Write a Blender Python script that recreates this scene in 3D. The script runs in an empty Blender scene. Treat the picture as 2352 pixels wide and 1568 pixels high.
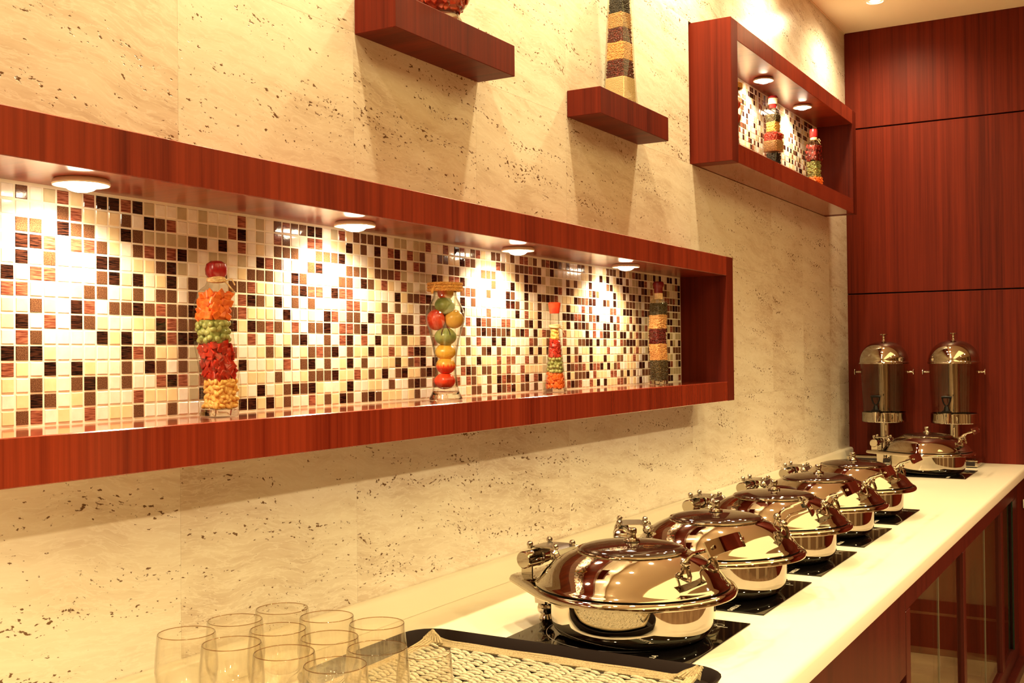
import bpy, bmesh, math, random
from mathutils import Vector, Matrix, noise as mnoise
rnd = random.Random(7)
S = bpy.context.scene
C = S.collection
PI = math.pi
ZB = 1.6534            # height of the top edge of the big niche's mosaic
ZC = 0.90              # counter top
XW = 0.024             # face of the travertine wall (the mosaic lies 24 mm behind it)
YB = 4.522             # wooden back wall
ZCEIL = 2.955

# ------------------------------------------------------------------ camera, world, lights
cam_d = bpy.data.cameras.new('camera'); cam = bpy.data.objects.new('camera', cam_d); C.objects.link(cam)
cam_d.sensor_width = 36.0; cam_d.lens = 38.7303; cam_d.clip_start = 0.02
cam.matrix_world = Matrix(((0.86173, 0.01437, 0.50717, 1.32541), (0.50728, -0.00500, -0.86174, -0.91244),
                           (-0.00983, 0.99988, -0.01161, ZB - 0.23675), (0, 0, 0, 1)))
S.camera = cam
S.view_settings.view_transform = 'Standard'; S.view_settings.look = 'None'
S.view_settings.exposure = 1.38; S.view_settings.gamma = 1.0; S.view_settings.use_curve_mapping = False
w = bpy.data.worlds.new('world'); S.world = w; w.use_nodes = True
w.node_tree.nodes['Background'].inputs[0].default_value = (1.0, 0.8, 0.55, 1)
w.node_tree.nodes['Background'].inputs[1].default_value = 0.05
WARM = (1.0, 0.78, 0.42)
DOWN_W = 32.0          # each ceiling downlight
PUCK_W = 4.6           # each puck lamp in the niches
PANEL_E = 0.8          # luminous ceiling panel over the room
ROOM_W = 118.0
S.cycles.max_bounces = 10; S.cycles.transparent_max_bounces = 24; S.cycles.transmission_bounces = 10
S.cycles.sample_clamp_indirect = 6.0; S.cycles.caustics_reflective = False

def spot(name, loc, power, angle, blend, radius=0.03, color=WARM, aim=None):
    d = bpy.data.lights.new(name, 'SPOT'); d.energy = power; d.spot_size = math.radians(angle)
    d.spot_blend = blend; d.shadow_soft_size = radius; d.color = color
    o = bpy.data.objects.new(name, d); C.objects.link(o); o.location = loc
    if aim: o.rotation_euler = (Vector(aim) - Vector(loc)).to_track_quat('-Z', 'Y').to_euler()
    return o

DOWNLIGHTS = [(0.266, y) for y in (4.06, 3.17, 2.28, 1.39, 0.50, -0.39)]
AISLE = [(2.75, y) for y in (3.4, 2.0, 0.6, -0.8, -2.2)]
for x, y in DOWNLIGHTS:
    spot('downlight_lamp', (x, y, ZCEIL - 0.03), DOWN_W * (0.62 if y > 3 else 0.95), 165, 1.0, 0.035)
for x, y in AISLE:
    spot('aisle_lamp', (x, y, ZCEIL - 0.03), ROOM_W, 140, 0.8, 0.05)
PUCKS = [(0.082, y, ZB + 0.0035) for y in (-0.517, 0.066, 0.648, 1.231, 1.812)] + [(0.078, 3.055, ZB + 0.7695), (0.075, 3.577, ZB + 0.7695)]
for x, y, z in PUCKS:
    spot('puck_lamp', (x, y, z - 0.019), PUCK_W, 150, 0.5, 0.018, (1.0, 0.81, 0.52), aim=(x - 0.012, y, z - 0.1))

# ------------------------------------------------------------------ materials
def mat(name):
    m = bpy.data.materials.new(name); m.use_nodes = True
    nt = m.node_tree; return m, nt, nt.nodes['Principled BSDF']
def simple(name, col, rough=0.4, metal=0.0, spec=0.5, coat=0.0, trans=0.0, ior=1.45):
    m, nt, b = mat(name)
    b.inputs['Base Color'].default_value = (*col, 1); b.inputs['Roughness'].default_value = rough
    b.inputs['Metallic'].default_value = metal; b.inputs['Specular IOR Level'].default_value = spec
    b.inputs['Coat Weight'].default_value = coat; b.inputs['Transmission Weight'].default_value = trans
    b.inputs['IOR'].default_value = ior
    return m
def N(nt, t, **k):
    n = nt.nodes.new(t)
    for a, v in k.items():
        if a in n.inputs: n.inputs[a].default_value = v
        else: setattr(n, a, v)
    return n
def L(nt, a, b): nt.links.new(a, b)
def ramp(nt, stops):
    n = nt.nodes.new('ShaderNodeValToRGB'); e = n.color_ramp.elements
    while len(e) < len(stops): e.new(0.5)
    for i, (p, c) in enumerate(stops):
        e[i].position = p; e[i].color = (*c, 1) if len(c) == 3 else c
    return n
def pos_vec(nt, scale, offset_random=0.0):
    g = N(nt, 'ShaderNodeNewGeometry'); mp = N(nt, 'ShaderNodeMapping'); mp.inputs['Scale'].default_value = scale
    if offset_random:
        oi = N(nt, 'ShaderNodeObjectInfo'); mu = N(nt, 'ShaderNodeVectorMath', operation='SCALE')
        mu.inputs[0].default_value = (1.0, 3.1, 1.7); mul = N(nt, 'ShaderNodeMath', operation='MULTIPLY')
        L(nt, oi.outputs['Random'], mul.inputs[0]); mul.inputs[1].default_value = offset_random
        L(nt, mul.outputs[0], mu.inputs['Scale'])
        ad = N(nt, 'ShaderNodeVectorMath', operation='ADD'); L(nt, g.outputs['Position'], ad.inputs[0]); L(nt, mu.outputs[0], ad.inputs[1])
        L(nt, ad.outputs[0], mp.inputs['Vector'])
    else:
        L(nt, g.outputs['Position'], mp.inputs['Vector'])
    return mp, g

def wood(name, dark, light, rough=0.28, coat=0.35, spec=0.3):
    # sapele veneer: ribbon grain runs vertically on upright faces and along the depth on level ones
    m, nt, b = mat(name)
    v1, g = pos_vec(nt, (110, 110, 1.6)); v2, _ = pos_vec(nt, (5, 110, 1.0))
    sx = N(nt, 'ShaderNodeSeparateXYZ'); L(nt, g.outputs['Normal'], sx.inputs[0])
    ab = N(nt, 'ShaderNodeMath', operation='ABSOLUTE'); L(nt, sx.outputs['Z'], ab.inputs[0])
    mv = N(nt, 'ShaderNodeMix', data_type='VECTOR'); L(nt, ab.outputs[0], mv.inputs[0])
    L(nt, v1.outputs[0], mv.inputs[4]); L(nt, v2.outputs[0], mv.inputs[5])
    n1 = N(nt, 'ShaderNodeTexNoise', Scale=1.0, Detail=5.0, Roughness=0.7); L(nt, mv.outputs[1], n1.inputs['Vector'])
    s2 = N(nt, 'ShaderNodeVectorMath', operation='SCALE'); s2.inputs['Scale'].default_value = 0.17; L(nt, mv.outputs[1], s2.inputs[0])
    n2 = N(nt, 'ShaderNodeTexNoise', Scale=1.0, Detail=3.0, Roughness=0.6); L(nt, s2.outputs[0], n2.inputs['Vector'])
    mx = N(nt, 'ShaderNodeMath', operation='MULTIPLY_ADD'); L(nt, n1.outputs[0], mx.inputs[0]); mx.inputs[1].default_value = 0.55
    m2 = N(nt, 'ShaderNodeMath', operation='MULTIPLY'); L(nt, n2.outputs[0], m2.inputs[0]); m2.inputs[1].default_value = 0.55
    L(nt, m2.outputs[0], mx.inputs[2])
    r = ramp(nt, [(0.36, dark), (0.52, tuple((a + c) / 2 for a, c in zip(dark, light))), (0.72, light)])
    L(nt, mx.outputs[0], r.inputs[0]); L(nt, r.outputs[0], b.inputs['Base Color'])
    b.inputs['Roughness'].default_value = rough; b.inputs['Coat Weight'].default_value = coat; b.inputs['Coat Roughness'].default_value = rough * 0.6; b.inputs['Specular IOR Level'].default_value = spec
    return m
M = {}
M['wood'] = wood('sapele_veneer', (0.050, 0.0048, 0.0026), (0.165, 0.0180, 0.0072), 0.45, 0.0, 0.12)
M['wood_gloss'] = wood('polished_sapele', (0.095, 0.0090, 0.0048), (0.31, 0.040, 0.0155), 0.13, 0.7)
M['wood_soffit'] = wood('soffit_sapele', (0.095, 0.0090, 0.0048), (0.31, 0.040, 0.0155), 0.30, 0.45)
M['wood_dark'] = wood('dark_sapele', (0.030, 0.0035, 0.0025), (0.080, 0.0105, 0.006), 0.38, 0.1)
M['wood_inner'] = wood('cabinet_lining', (0.42, 0.30, 0.18), (0.62, 0.47, 0.29), 0.5, 0.0)
M['lining_grey'] = simple('grey_olive_lining', (0.80, 0.75, 0.56), 0.6)

def travertine():
    m, nt, b = mat('travertine')
    v, g = pos_vec(nt, (1, 1, 1), 9.0)
    # layered bedding, slightly tilted and warped
    rot = N(nt, 'ShaderNodeMapping'); rot.inputs['Rotation'].default_value = (0.12, 0, 0); L(nt, v.outputs[0], rot.inputs['Vector'])
    wn = N(nt, 'ShaderNodeTexNoise', Scale=5.0, Detail=3.0); L(nt, rot.outputs[0], wn.inputs['Vector'])
    wm = N(nt, 'ShaderNodeVectorMath', operation='SCALE'); wm.inputs['Scale'].default_value = 0.07; L(nt, wn.outputs['Color'], wm.inputs[0])
    wa = N(nt, 'ShaderNodeVectorMath', operation='ADD'); L(nt, rot.outputs[0], wa.inputs[0]); L(nt, wm.outputs[0], wa.inputs[1])
    st = N(nt, 'ShaderNodeMapping'); st.inputs['Scale'].default_value = (6, 4.0, 34); L(nt, wa.outputs[0], st.inputs['Vector'])
    n1 = N(nt, 'ShaderNodeTexNoise', Scale=1.0, Detail=9.0, Roughness=0.68); L(nt, st.outputs[0], n1.inputs['Vector'])
    n3 = N(nt, 'ShaderNodeTexNoise', Scale=2.2, Detail=4.0); L(nt, wa.outputs[0], n3.inputs['Vector'])
    ad = N(nt, 'ShaderNodeMath', operation='MULTIPLY_ADD'); L(nt, n3.outputs[0], ad.inputs[0]); ad.inputs[1].default_value = 0.5
    sc = N(nt, 'ShaderNodeMath', operation='MULTIPLY'); L(nt, n1.outputs[0], sc.inputs[0]); sc.inputs[1].default_value = 0.6; L(nt, sc.outputs[0], ad.inputs[2])
    r = ramp(nt, [(0.36, (0.50, 0.37, 0.27)), (0.47, (0.68, 0.58, 0.46)), (0.57, (0.78, 0.70, 0.58)), (0.72, (0.86, 0.80, 0.69))])
    L(nt, ad.outputs[0], r.inputs[0])
    # fine pale veins
    n4 = N(nt, 'ShaderNodeTexNoise', Scale=1.0, Detail=6.0, Roughness=0.6)
    s4 = N(nt, 'ShaderNodeMapping'); s4.inputs['Scale'].default_value = (20, 16, 90); L(nt, wa.outputs[0], s4.inputs['Vector']); L(nt, s4.outputs[0], n4.inputs['Vector'])
    rv = ramp(nt, [(0.46, (0, 0, 0)), (0.5, (0.5, 0.5, 0.5)), (0.54, (0, 0, 0))]); L(nt, n4.outputs[0], rv.inputs[0])
    mx0 = N(nt, 'ShaderNodeMix', data_type='RGBA'); L(nt, rv.outputs[0], mx0.inputs[0]); L(nt, r.outputs[0], mx0.inputs[6]); mx0.inputs[7].default_value = (0.89, 0.84, 0.74, 1)
    # open pores, clustered, drawn out along the bedding
    sp = N(nt, 'ShaderNodeMapping'); sp.inputs['Scale'].default_value = (120, 85, 190); L(nt, wa.outputs[0], sp.inputs['Vector'])
    n5 = N(nt, 'ShaderNodeTexNoise', Scale=1.0, Detail=3.0, Roughness=0.55); L(nt, sp.outputs[0], n5.inputs['Vector'])
    n6 = N(nt, 'ShaderNodeTexNoise', Scale=3.4, Detail=3.0); L(nt, st.outputs[0], n6.inputs['Vector']); n6.inputs['Scale'].default_value = 0.9
    pm = N(nt, 'ShaderNodeMath', operation='MULTIPLY_ADD'); L(nt, n6.outputs[0], pm.inputs[0]); pm.inputs[1].default_value = 0.55; L(nt, n5.outputs[0], pm.inputs[2])
    rp = ramp(nt, [(0.985, (0, 0, 0)), (1.0, (1, 1, 1))])
    cl = N(nt, 'ShaderNodeMath', operation='ADD'); L(nt, pm.outputs[0], cl.inputs[0]); cl.inputs[1].default_value = 0.005
    L(nt, cl.outputs[0], rp.inputs[0])
    rp.color_ramp.elements[0].position = 0.945; rp.color_ramp.elements[1].position = 0.985
    mx = N(nt, 'ShaderNodeMix', data_type='RGBA'); L(nt, rp.outputs[0], mx.inputs[0]); L(nt, mx0.outputs[2], mx.inputs[6]); mx.inputs[7].default_value = (0.16, 0.085, 0.04, 1)
    L(nt, mx.outputs[2], b.inputs['Base Color'])
    bp = N(nt, 'ShaderNodeBump', Strength=0.35, Distance=0.002); bp.invert = True
    L(nt, rp.outputs[0], bp.inputs['Height']); L(nt, bp.outputs[0], b.inputs['Normal'])
    b.inputs['Roughness'].default_value = 0.2
    return m
M['travertine'] = travertine()

def tile_mat(name, c1, c2, streak=False, glitter=False, rough=0.12):
    m, nt, b = mat(name)
    tc = N(nt, 'ShaderNodeNewGeometry')
    if streak:
        v, _ = pos_vec(nt, (50, 55, 900), 7.0); n = N(nt, 'ShaderNodeTexNoise', Scale=1.0, Detail=3.0); L(nt, v.outputs[0], n.inputs['Vector'])
        r = ramp(nt, [(0.42, c1), (0.60, c2)])
    elif glitter:
        n = N(nt, 'ShaderNodeTexNoise', Scale=900.0, Detail=2.0); L(nt, tc.outputs['Position'], n.inputs['Vector']); r = ramp(nt, [(0.4, c1), (0.66, c2)])
    else:
        n = N(nt, 'ShaderNodeTexNoise', Scale=60.0, Detail=3.0); L(nt, tc.outputs['Position'], n.inputs['Vector']); r = ramp(nt, [(0.35, c1), (0.65, c2)])
    L(nt, n.outputs[0], r.inputs[0]); L(nt, r.outputs[0], b.inputs['Base Color'])
    bp = N(nt, 'ShaderNodeBump', Strength=0.12, Distance=0.001); n2 = N(nt, 'ShaderNodeTexNoise', Scale=220.0); L(nt, tc.outputs['Position'], n2.inputs['Vector'])
    L(nt, n2.outputs[0], bp.inputs['Height']); L(nt, bp.outputs[0], b.inputs['Normal'])
    b.inputs['Roughness'].default_value = rough
    return m
TM = {'W': tile_mat('white_glass_tile', (0.86, 0.78, 0.66), (0.93, 0.87, 0.76)),
      'C': tile_mat('cream_glass_tile', (0.82, 0.64, 0.36), (0.87, 0.70, 0.42)),
      'O': tile_mat('olive_glass_tile', (0.50, 0.42, 0.26), (0.56, 0.47, 0.30)),
      'K': tile_mat('black_glass_tile', (0.006, 0.003, 0.003), (0.07, 0.022, 0.012), streak=True, rough=0.06),
      'B': tile_mat('brown_glitter_tile', (0.085, 0.032, 0.018), (0.24, 0.115, 0.055), glitter=True),
      'R': tile_mat('red_streaked_tile', (0.17, 0.040, 0.024), (0.42, 0.15, 0.085), streak=True)}
M['grout'] = simple('mosaic_grout', (0.88, 0.80, 0.64), 0.8)
M['counter'] = simple('cream_solid_surface', (0.84, 0.76, 0.60), 0.14)
M['chrome'] = simple('polished_steel', (0.53, 0.475, 0.405), 0.03, 1.0)
M['steel'] = simple('satin_steel', (0.44, 0.39, 0.33), 0.22, 1.0)
M['hob'] = simple('black_ceramic_glass', (0.004, 0.003, 0.003), 0.03, coat=0.0)
M['print'] = simple('white_print', (0.75, 0.68, 0.55), 0.5)
M['lidglass'] = simple('dark_lid_glass', (0.02, 0.008, 0.005), 0.02, ior=1.6)  # opaque near-black stands in for the dark inside behind the window
M['blackplastic'] = simple('black_plastic', (0.006, 0.004, 0.003), 0.35, spec=0.2)
M['tray'] = simple('dark_brown_tray', (0.010, 0.0045, 0.0025), 0.6, spec=0.08)
M['ceiling'] = simple('ceiling_paint', (0.92, 0.81, 0.64), 0.8)
M['lamp_trim'] = simple('cream_lamp_trim', (0.93, 0.86, 0.72), 0.5)
M['plaster'] = simple('white_wax', (0.9, 0.85, 0.75), 0.5)
M['outlet'] = simple('white_switch_plate', (0.85, 0.82, 0.72), 0.4)
M['void'] = simple('dark_recess', (0.012, 0.004, 0.003), 0.7)
def emis(name, col, s):
    m, nt, b = mat(name); b.inputs['Base Color'].default_value = (*col, 1)
    b.inputs['Emission Color'].default_value = (*col, 1); b.inputs['Emission Strength'].default_value = s; return m
M['lens'] = emis('lit_lens', (1.0, 0.86, 0.60), 18.0)
M['downlens'] = emis('lit_downlight', (1.0, 0.86, 0.64), 22.0)
M['panel'] = emis('luminous_panel', (1.0, 0.86, 0.36), PANEL_E)
def thin_glass(name, tint, gl=1.0, rough=0.01, edge=None, epow=5.0):
    m = bpy.data.materials.new(name); m.use_nodes = True; nt = m.node_tree; nt.nodes.clear()
    t = N(nt, 'ShaderNodeBsdfTransparent'); t.inputs[0].default_value = (*tint, 1)
    g = N(nt, 'ShaderNodeBsdfGlossy'); g.inputs['Roughness'].default_value = rough; g.inputs[0].default_value = (0.9, 0.9, 0.9, 1)
    f = N(nt, 'ShaderNodeLayerWeight'); f.inputs[0].default_value = 0.5
    p5 = N(nt, 'ShaderNodeMath', operation='POWER'); p5.inputs[1].default_value = 5.0; L(nt, f.outputs['Facing'], p5.inputs[0])
    k = N(nt, 'ShaderNodeMath', operation='MULTIPLY_ADD'); k.inputs[1].default_value = 0.7 * gl; k.inputs[2].default_value = 0.035 * gl; L(nt, p5.outputs[0], k.inputs[0])
    mx = N(nt, 'ShaderNodeMixShader'); L(nt, k.outputs[0], mx.inputs[0]); L(nt, t.outputs[0], mx.inputs[1]); L(nt, g.outputs[0], mx.inputs[2])
    if edge:   # longer way through the wall near the outline
        pe = N(nt, 'ShaderNodeMath', operation='POWER'); pe.inputs[1].default_value = epow; L(nt, f.outputs['Facing'], pe.inputs[0])
        mc = N(nt, 'ShaderNodeMix', data_type='RGBA'); L(nt, pe.outputs[0], mc.inputs[0]); mc.inputs[6].default_value = (*tint, 1); mc.inputs[7].default_value = (*edge, 1)
        L(nt, mc.outputs[2], t.inputs[0])
    o = N(nt, 'ShaderNodeOutputMaterial'); L(nt, mx.outputs[0], o.inputs[0]); return m
M['bottle'] = thin_glass('clear_bottle_glass', (0.95, 0.95, 0.91), 1.3, 0.01, (0.25, 0.21, 0.12), 3.0)
M['pane'] = thin_glass('cabinet_pane', (0.80, 0.80, 0.72), 1.3)
M['acrylic'] = thin_glass('clear_acrylic', (0.93, 0.90, 0.86), 0.8)
M['goblet'] = thin_glass('goblet_glass', (0.985, 0.975, 0.95), 1.6, 0.0, (0.55, 0.44, 0.31), 6.0)
M['goblet_rim'] = thin_glass('goblet_rim_glass', (0.70, 0.55, 0.40), 2.0, 0.0)
M['glassbase'] = simple('thick_glass', (1, 0.97, 0.92), 0.0, trans=1.0, ior=1.5)
def two_tone(name, c1, c2, scale, rough=0.4, spec=0.5):
    m, nt, b = mat(name); oi = N(nt, 'ShaderNodeNewGeometry'); n = N(nt, 'ShaderNodeTexNoise', Scale=scale, Detail=3.0)
    L(nt, oi.outputs['Position'], n.inputs['Vector']); r = ramp(nt, [(0.38, c1), (0.62, c2)]); L(nt, n.outputs[0], r.inputs[0])
    L(nt, r.outputs[0], b.inputs['Base Color']); b.inputs['Roughness'].default_value = rough; b.inputs['Specular IOR Level'].default_value = spec; return m
M['carrot'] = two_tone('carrot', (0.72, 0.115, 0.015), (0.88, 0.20, 0.03), 120)
M['pea'] = two_tone('green_pea', (0.20, 0.22, 0.05), (0.40, 0.40, 0.14), 90)
M['pepper'] = two_tone('red_pepper', (0.30, 0.010, 0.006), (0.58, 0.028, 0.012), 140, 0.3)
M['corn'] = two_tone('sweetcorn', (0.78, 0.40, 0.08), (0.92, 0.58, 0.18), 120)
M['soy'] = two_tone('soy_bean', (0.62, 0.30, 0.10), (0.78, 0.42, 0.15), 150)
M['maize'] = two_tone('dry_maize', (0.58, 0.25, 0.08), (0.80, 0.42, 0.14), 200)
M['mung'] = two_tone('mung_bean', (0.045, 0.028, 0.010), (0.11, 0.075, 0.028), 200, 0.25)
M['kidney'] = two_tone('kidney_bean', (0.06, 0.004, 0.004), (0.16, 0.012, 0.010), 200, 0.22)
M['blackbean'] = simple('black_bean', (0.006, 0.004, 0.004), 0.35)
M['rice'] = two_tone('millet', (0.70, 0.52, 0.28), (0.82, 0.66, 0.40), 500, 0.6)
M['barley'] = two_tone('barley', (0.42, 0.22, 0.09), (0.62, 0.38, 0.17), 300, 0.5)
M['chili'] = two_tone('dried_chili', (0.05, 0.004, 0.004), (0.26, 0.012, 0.008), 90, 0.25)
M['wax'] = simple('red_sealing_wax', (0.30, 0.012, 0.012), 0.22)
M['foil'] = simple('dark_red_cap', (0.16, 0.006, 0.008), 0.25)
M['twine'] = two_tone('raffia_twine', (0.62, 0.40, 0.18), (0.80, 0.58, 0.30), 300, 0.8)
M['rope'] = two_tone('gold_rope', (0.60, 0.28, 0.06), (0.82, 0.46, 0.12), 260, 0.6)
M['paper'] = two_tone('paper_label', (0.72, 0.55, 0.34), (0.80, 0.64, 0.42), 200, 0.8)
M['redflake'] = two_tone('red_petal_flake', (0.45, 0.028, 0.010), (0.66, 0.09, 0.03), 70, 0.4)
M['straw'] = two_tone('woven_paper_straw', (0.30, 0.255, 0.165), (0.44, 0.385, 0.26), 160, 0.9)
M['strawgap'] = simple('strand_gap_shade', (0.022, 0.013, 0.006), 0.9)  # near-black, puts the shade between strands into the colour
M['raffia'] = two_tone('raffia_border', (0.27, 0.20, 0.10), (0.40, 0.315, 0.17), 420, 0.85)
M['stem'] = simple('black_stem', (0.012, 0.010, 0.008), 0.5)
M['lime'] = two_tone('painted_lime', (0.20, 0.27, 0.07), (0.34, 0.40, 0.13), 60, 0.3)
M['banana'] = two_tone('painted_yellow', (0.80, 0.42, 0.04), (0.88, 0.52, 0.08), 60, 0.3)
M['cherryred'] = two_tone('painted_red', (0.66, 0.030, 0.012), (0.80, 0.07, 0.02), 60, 0.28)
def apple(name, axis=2, flip=False, thr=0.5):
    m, nt, b = mat(name); tc = N(nt, 'ShaderNodeTexCoord'); sx = N(nt, 'ShaderNodeSeparateXYZ'); L(nt, tc.outputs['Generated'], sx.inputs[0])
    mp = N(nt, 'ShaderNodeMapping'); mp.inputs['Scale'].default_value = (9, 9, 1.2); L(nt, tc.outputs['Generated'], mp.inputs['Vector'])
    n = N(nt, 'ShaderNodeTexNoise', Scale=2.0, Detail=4.0); L(nt, mp.outputs[0], n.inputs['Vector'])
    a = N(nt, 'ShaderNodeMath', operation='MULTIPLY_ADD'); L(nt, n.outputs[0], a.inputs[0]); a.inputs[1].default_value = 0.55; L(nt, sx.outputs[axis], a.inputs[2])
    cs = [(thr + 0.2, (0.74, 0.045, 0.015)), (thr + 0.42, (0.86, 0.46, 0.07))]
    if flip: cs = [(thr + 0.15, (0.86, 0.50, 0.10)), (thr + 0.42, (0.76, 0.08, 0.02))]
    r = ramp(nt, cs); L(nt, a.outputs[0], r.inputs[0]); L(nt, r.outputs[0], b.inputs['Base Color']); b.inputs['Roughness'].default_value = 0.3; return m
M['apple'] = apple('painted_apple'); M['peach'] = apple('painted_peach', 1, True, 0.45)
def floor_mat():
    m, nt, b = mat('floor_stone'); v, g = pos_vec(nt, (1, 1, 1)); n = N(nt, 'ShaderNodeTexNoise', Scale=3.0, Detail=6.0); L(nt, v.outputs[0], n.inputs['Vector'])
    r = ramp(nt, [(0.3, (0.20, 0.115, 0.06)), (0.7, (0.32, 0.20, 0.11))]); L(nt, n.outputs[0], r.inputs[0]); L(nt, r.outputs[0], b.inputs['Base Color']); b.inputs['Roughness'].default_value = 0.2; return m
M['floor'] = floor_mat()
M['wall_far'] = simple('warm_room_paint', (0.17, 0.095, 0.045), 0.6)
M['pilaster'] = simple('pilaster_paint', (0.42, 0.32, 0.20), 0.6)

# ------------------------------------------------------------------ mesh helpers
class MB:
    def __init__(s): s.v = []; s.f = []; s.m = []; s.flat = set()
    def add(s, vs, fs, mi=0, mx=None):
        o = len(s.v)
        s.v += [tuple(mx @ Vector(p)) for p in vs] if mx is not None else [tuple(p) for p in vs]
        s.f += [tuple(i + o for i in f) for f in fs]; s.m += [mi] * len(fs); return s
    def box(s, lo, hi, mi=0, bev=0.0, mx=None):
        x0, y0, z0 = lo; x1, y1, z1 = hi
        if bev <= 0:
            vs = [(x0, y0, z0), (x1, y0, z0), (x1, y1, z0), (x0, y1, z0), (x0, y0, z1), (x1, y0, z1), (x1, y1, z1), (x0, y1, z1)]
            return s.add(vs, [(0, 3, 2, 1), (4, 5, 6, 7), (0, 1, 5, 4), (1, 2, 6, 5), (2, 3, 7, 6), (3, 0, 4, 7)], mi, mx)
        bm = bmesh.new(); bmesh.ops.create_cube(bm, size=1.0)
        for q in bm.verts: q.co = ((x0 + x1) / 2 + q.co.x * (x1 - x0), (y0 + y1) / 2 + q.co.y * (y1 - y0), (z0 + z1) / 2 + q.co.z * (z1 - z0))
        bmesh.ops.bevel(bm, geom=bm.edges[:], offset=bev, segments=1 if bev < 0.0018 else 2, affect='EDGES', profile=0.5)
        k0 = len(s.f); s.bm(bm, mi, mx); s.flat.update(range(k0, len(s.f))); return s
    def bm(s, bm, mi=0, mx=None):
        bm.verts.index_update(); vs = [q.co.copy() for q in bm.verts]; fs = [[q.index for q in f.verts] for f in bm.faces]; bm.free()
        return s.add(vs, fs, mi, mx)
    def lathe(s, prof, n=32, mi=0, mx=None, caps=True):
        vs = []; fs = []; k = len(prof)
        for r, z in prof:
            for i in range(n):
                a = 2 * PI * i / n; vs.append((r * math.cos(a), r * math.sin(a), z))
        for j in range(k - 1):
            for i in range(n):
                a = j * n + i; b = j * n + (i + 1) % n; fs.append((a, b, b + n, a + n))
        if caps:
            if prof[0][0] > 1e-6: fs.append(tuple(range(n))[::-1])
            if prof[-1][0] > 1e-6: fs.append(tuple((k - 1) * n + i for i in range(n)))
        return s.add(vs, fs, mi, mx)
    def loft(s, rings, mi=0, mx=None, caps=True):
        n = len(rings[0]); vs = [p for r in rings for p in r]; fs = []
        for j in range(len(rings) - 1):
            for i in range(n):
                a = j * n + i; b = j * n + (i + 1) % n; fs.append((a, b, b + n, a + n))
        if caps: fs.append(tuple(range(n))[::-1]); fs.append(tuple((len(rings) - 1) * n + i for i in range(n)))
        return s.add(vs, fs, mi, mx)
    def tube(s, pts, r, n=8, mi=0, mx=None, closed=False):
        pts = [Vector(p) for p in pts]; rings = []; k = len(pts); up = None
        for i, p in enumerate(pts):
            t = (pts[(i + 1) % k] - pts[i - 1]) if closed else (pts[min(i + 1, k - 1)] - pts[max(i - 1, 0)])
            t.normalize()
            if up is None: up = t.orthogonal().normalized()
            up = (up - t * up.dot(t)).normalized(); sd = t.cross(up)
            rr = r[i] if isinstance(r, (list, tuple)) else r
            rings.append([p + (up * math.cos(2 * PI * j / n) + sd * math.sin(2 * PI * j / n)) * rr for j in range(n)])
        if closed: rings.append(rings[0])
        return s.loft(rings, mi, mx, caps=not closed)
    def ball(s, c, r, mi=0, seg=12, rings=8, sc=(1, 1, 1), rot=None):
        vs = [(0, 0, r)]; fs = []
        for j in range(1, rings):
            t = PI * j / rings
            for i in range(seg):
                a = 2 * PI * i / seg; vs.append((r * math.sin(t) * math.cos(a), r * math.sin(t) * math.sin(a), r * math.cos(t)))
        vs.append((0, 0, -r)); e = len(vs) - 1
        for i in range(seg): fs.append((0, 1 + i, 1 + (i + 1) % seg))
        for j in range(rings - 2):
            for i in range(seg):
                a = 1 + j * seg + i; b = 1 + j * seg + (i + 1) % seg; fs.append((a, a + seg, b + seg, b))
        b0 = 1 + (rings - 2) * seg
        for i in range(seg): fs.append((e, b0 + (i + 1) % seg, b0 + i))
        mx = Matrix.Translation(c) @ (rot.to_matrix().to_4x4() if rot else Matrix.Identity(4)) @ Matrix.Diagonal((*sc, 1))
        return s.add(vs, fs, mi, mx)
    def mesh(s, name, mats, sharp=35):
        me = bpy.data.meshes.new(name); me.from_pydata(s.v, [], s.f)
        for m in (mats if isinstance(mats, (list, tuple)) else [mats]): me.materials.append(m)
        me.polygons.foreach_set('material_index', s.m); me.polygons.foreach_set('use_smooth', [sharp > 0 and i not in s.flat for i in range(len(s.f))])
        if sharp > 0: me.set_sharp_from_angle(angle=math.radians(sharp))
        me.update(); return me
    def build(s, name, mats, parent=None, sharp=35, kind=None):
        return link(name, s.mesh(name, mats, sharp), parent, kind)
def link(name, me, parent=None, kind=None):
    o = bpy.data.objects.new(name, me); C.objects.link(o)
    if parent is not None: o.parent = parent
    if kind: o['kind'] = kind
    return o
def tag(o, label, cat, group=None):
    o['label'] = label; o['category'] = cat
    if group: o['group'] = group
    return o
def thing(name, label, cat, loc=(0, 0, 0), rz=0.0, group=None):
    o = bpy.data.objects.new(name, None); C.objects.link(o); o.empty_display_size = 0.05
    o.location = loc; o.rotation_euler = (0, 0, rz); return tag(o, label, cat, group)
def copy_tree(o, parent=None):
    c = o.copy(); C.objects.link(c)
    if parent is not None: c.parent = parent
    for ch in list(o.children): copy_tree(ch, c)
    return c
T = Matrix.Translation
def RX(a): return Matrix.Rotation(a, 4, 'X')
def RY(a): return Matrix.Rotation(a, 4, 'Y')
def RZ(a): return Matrix.Rotation(a, 4, 'Z')

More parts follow.
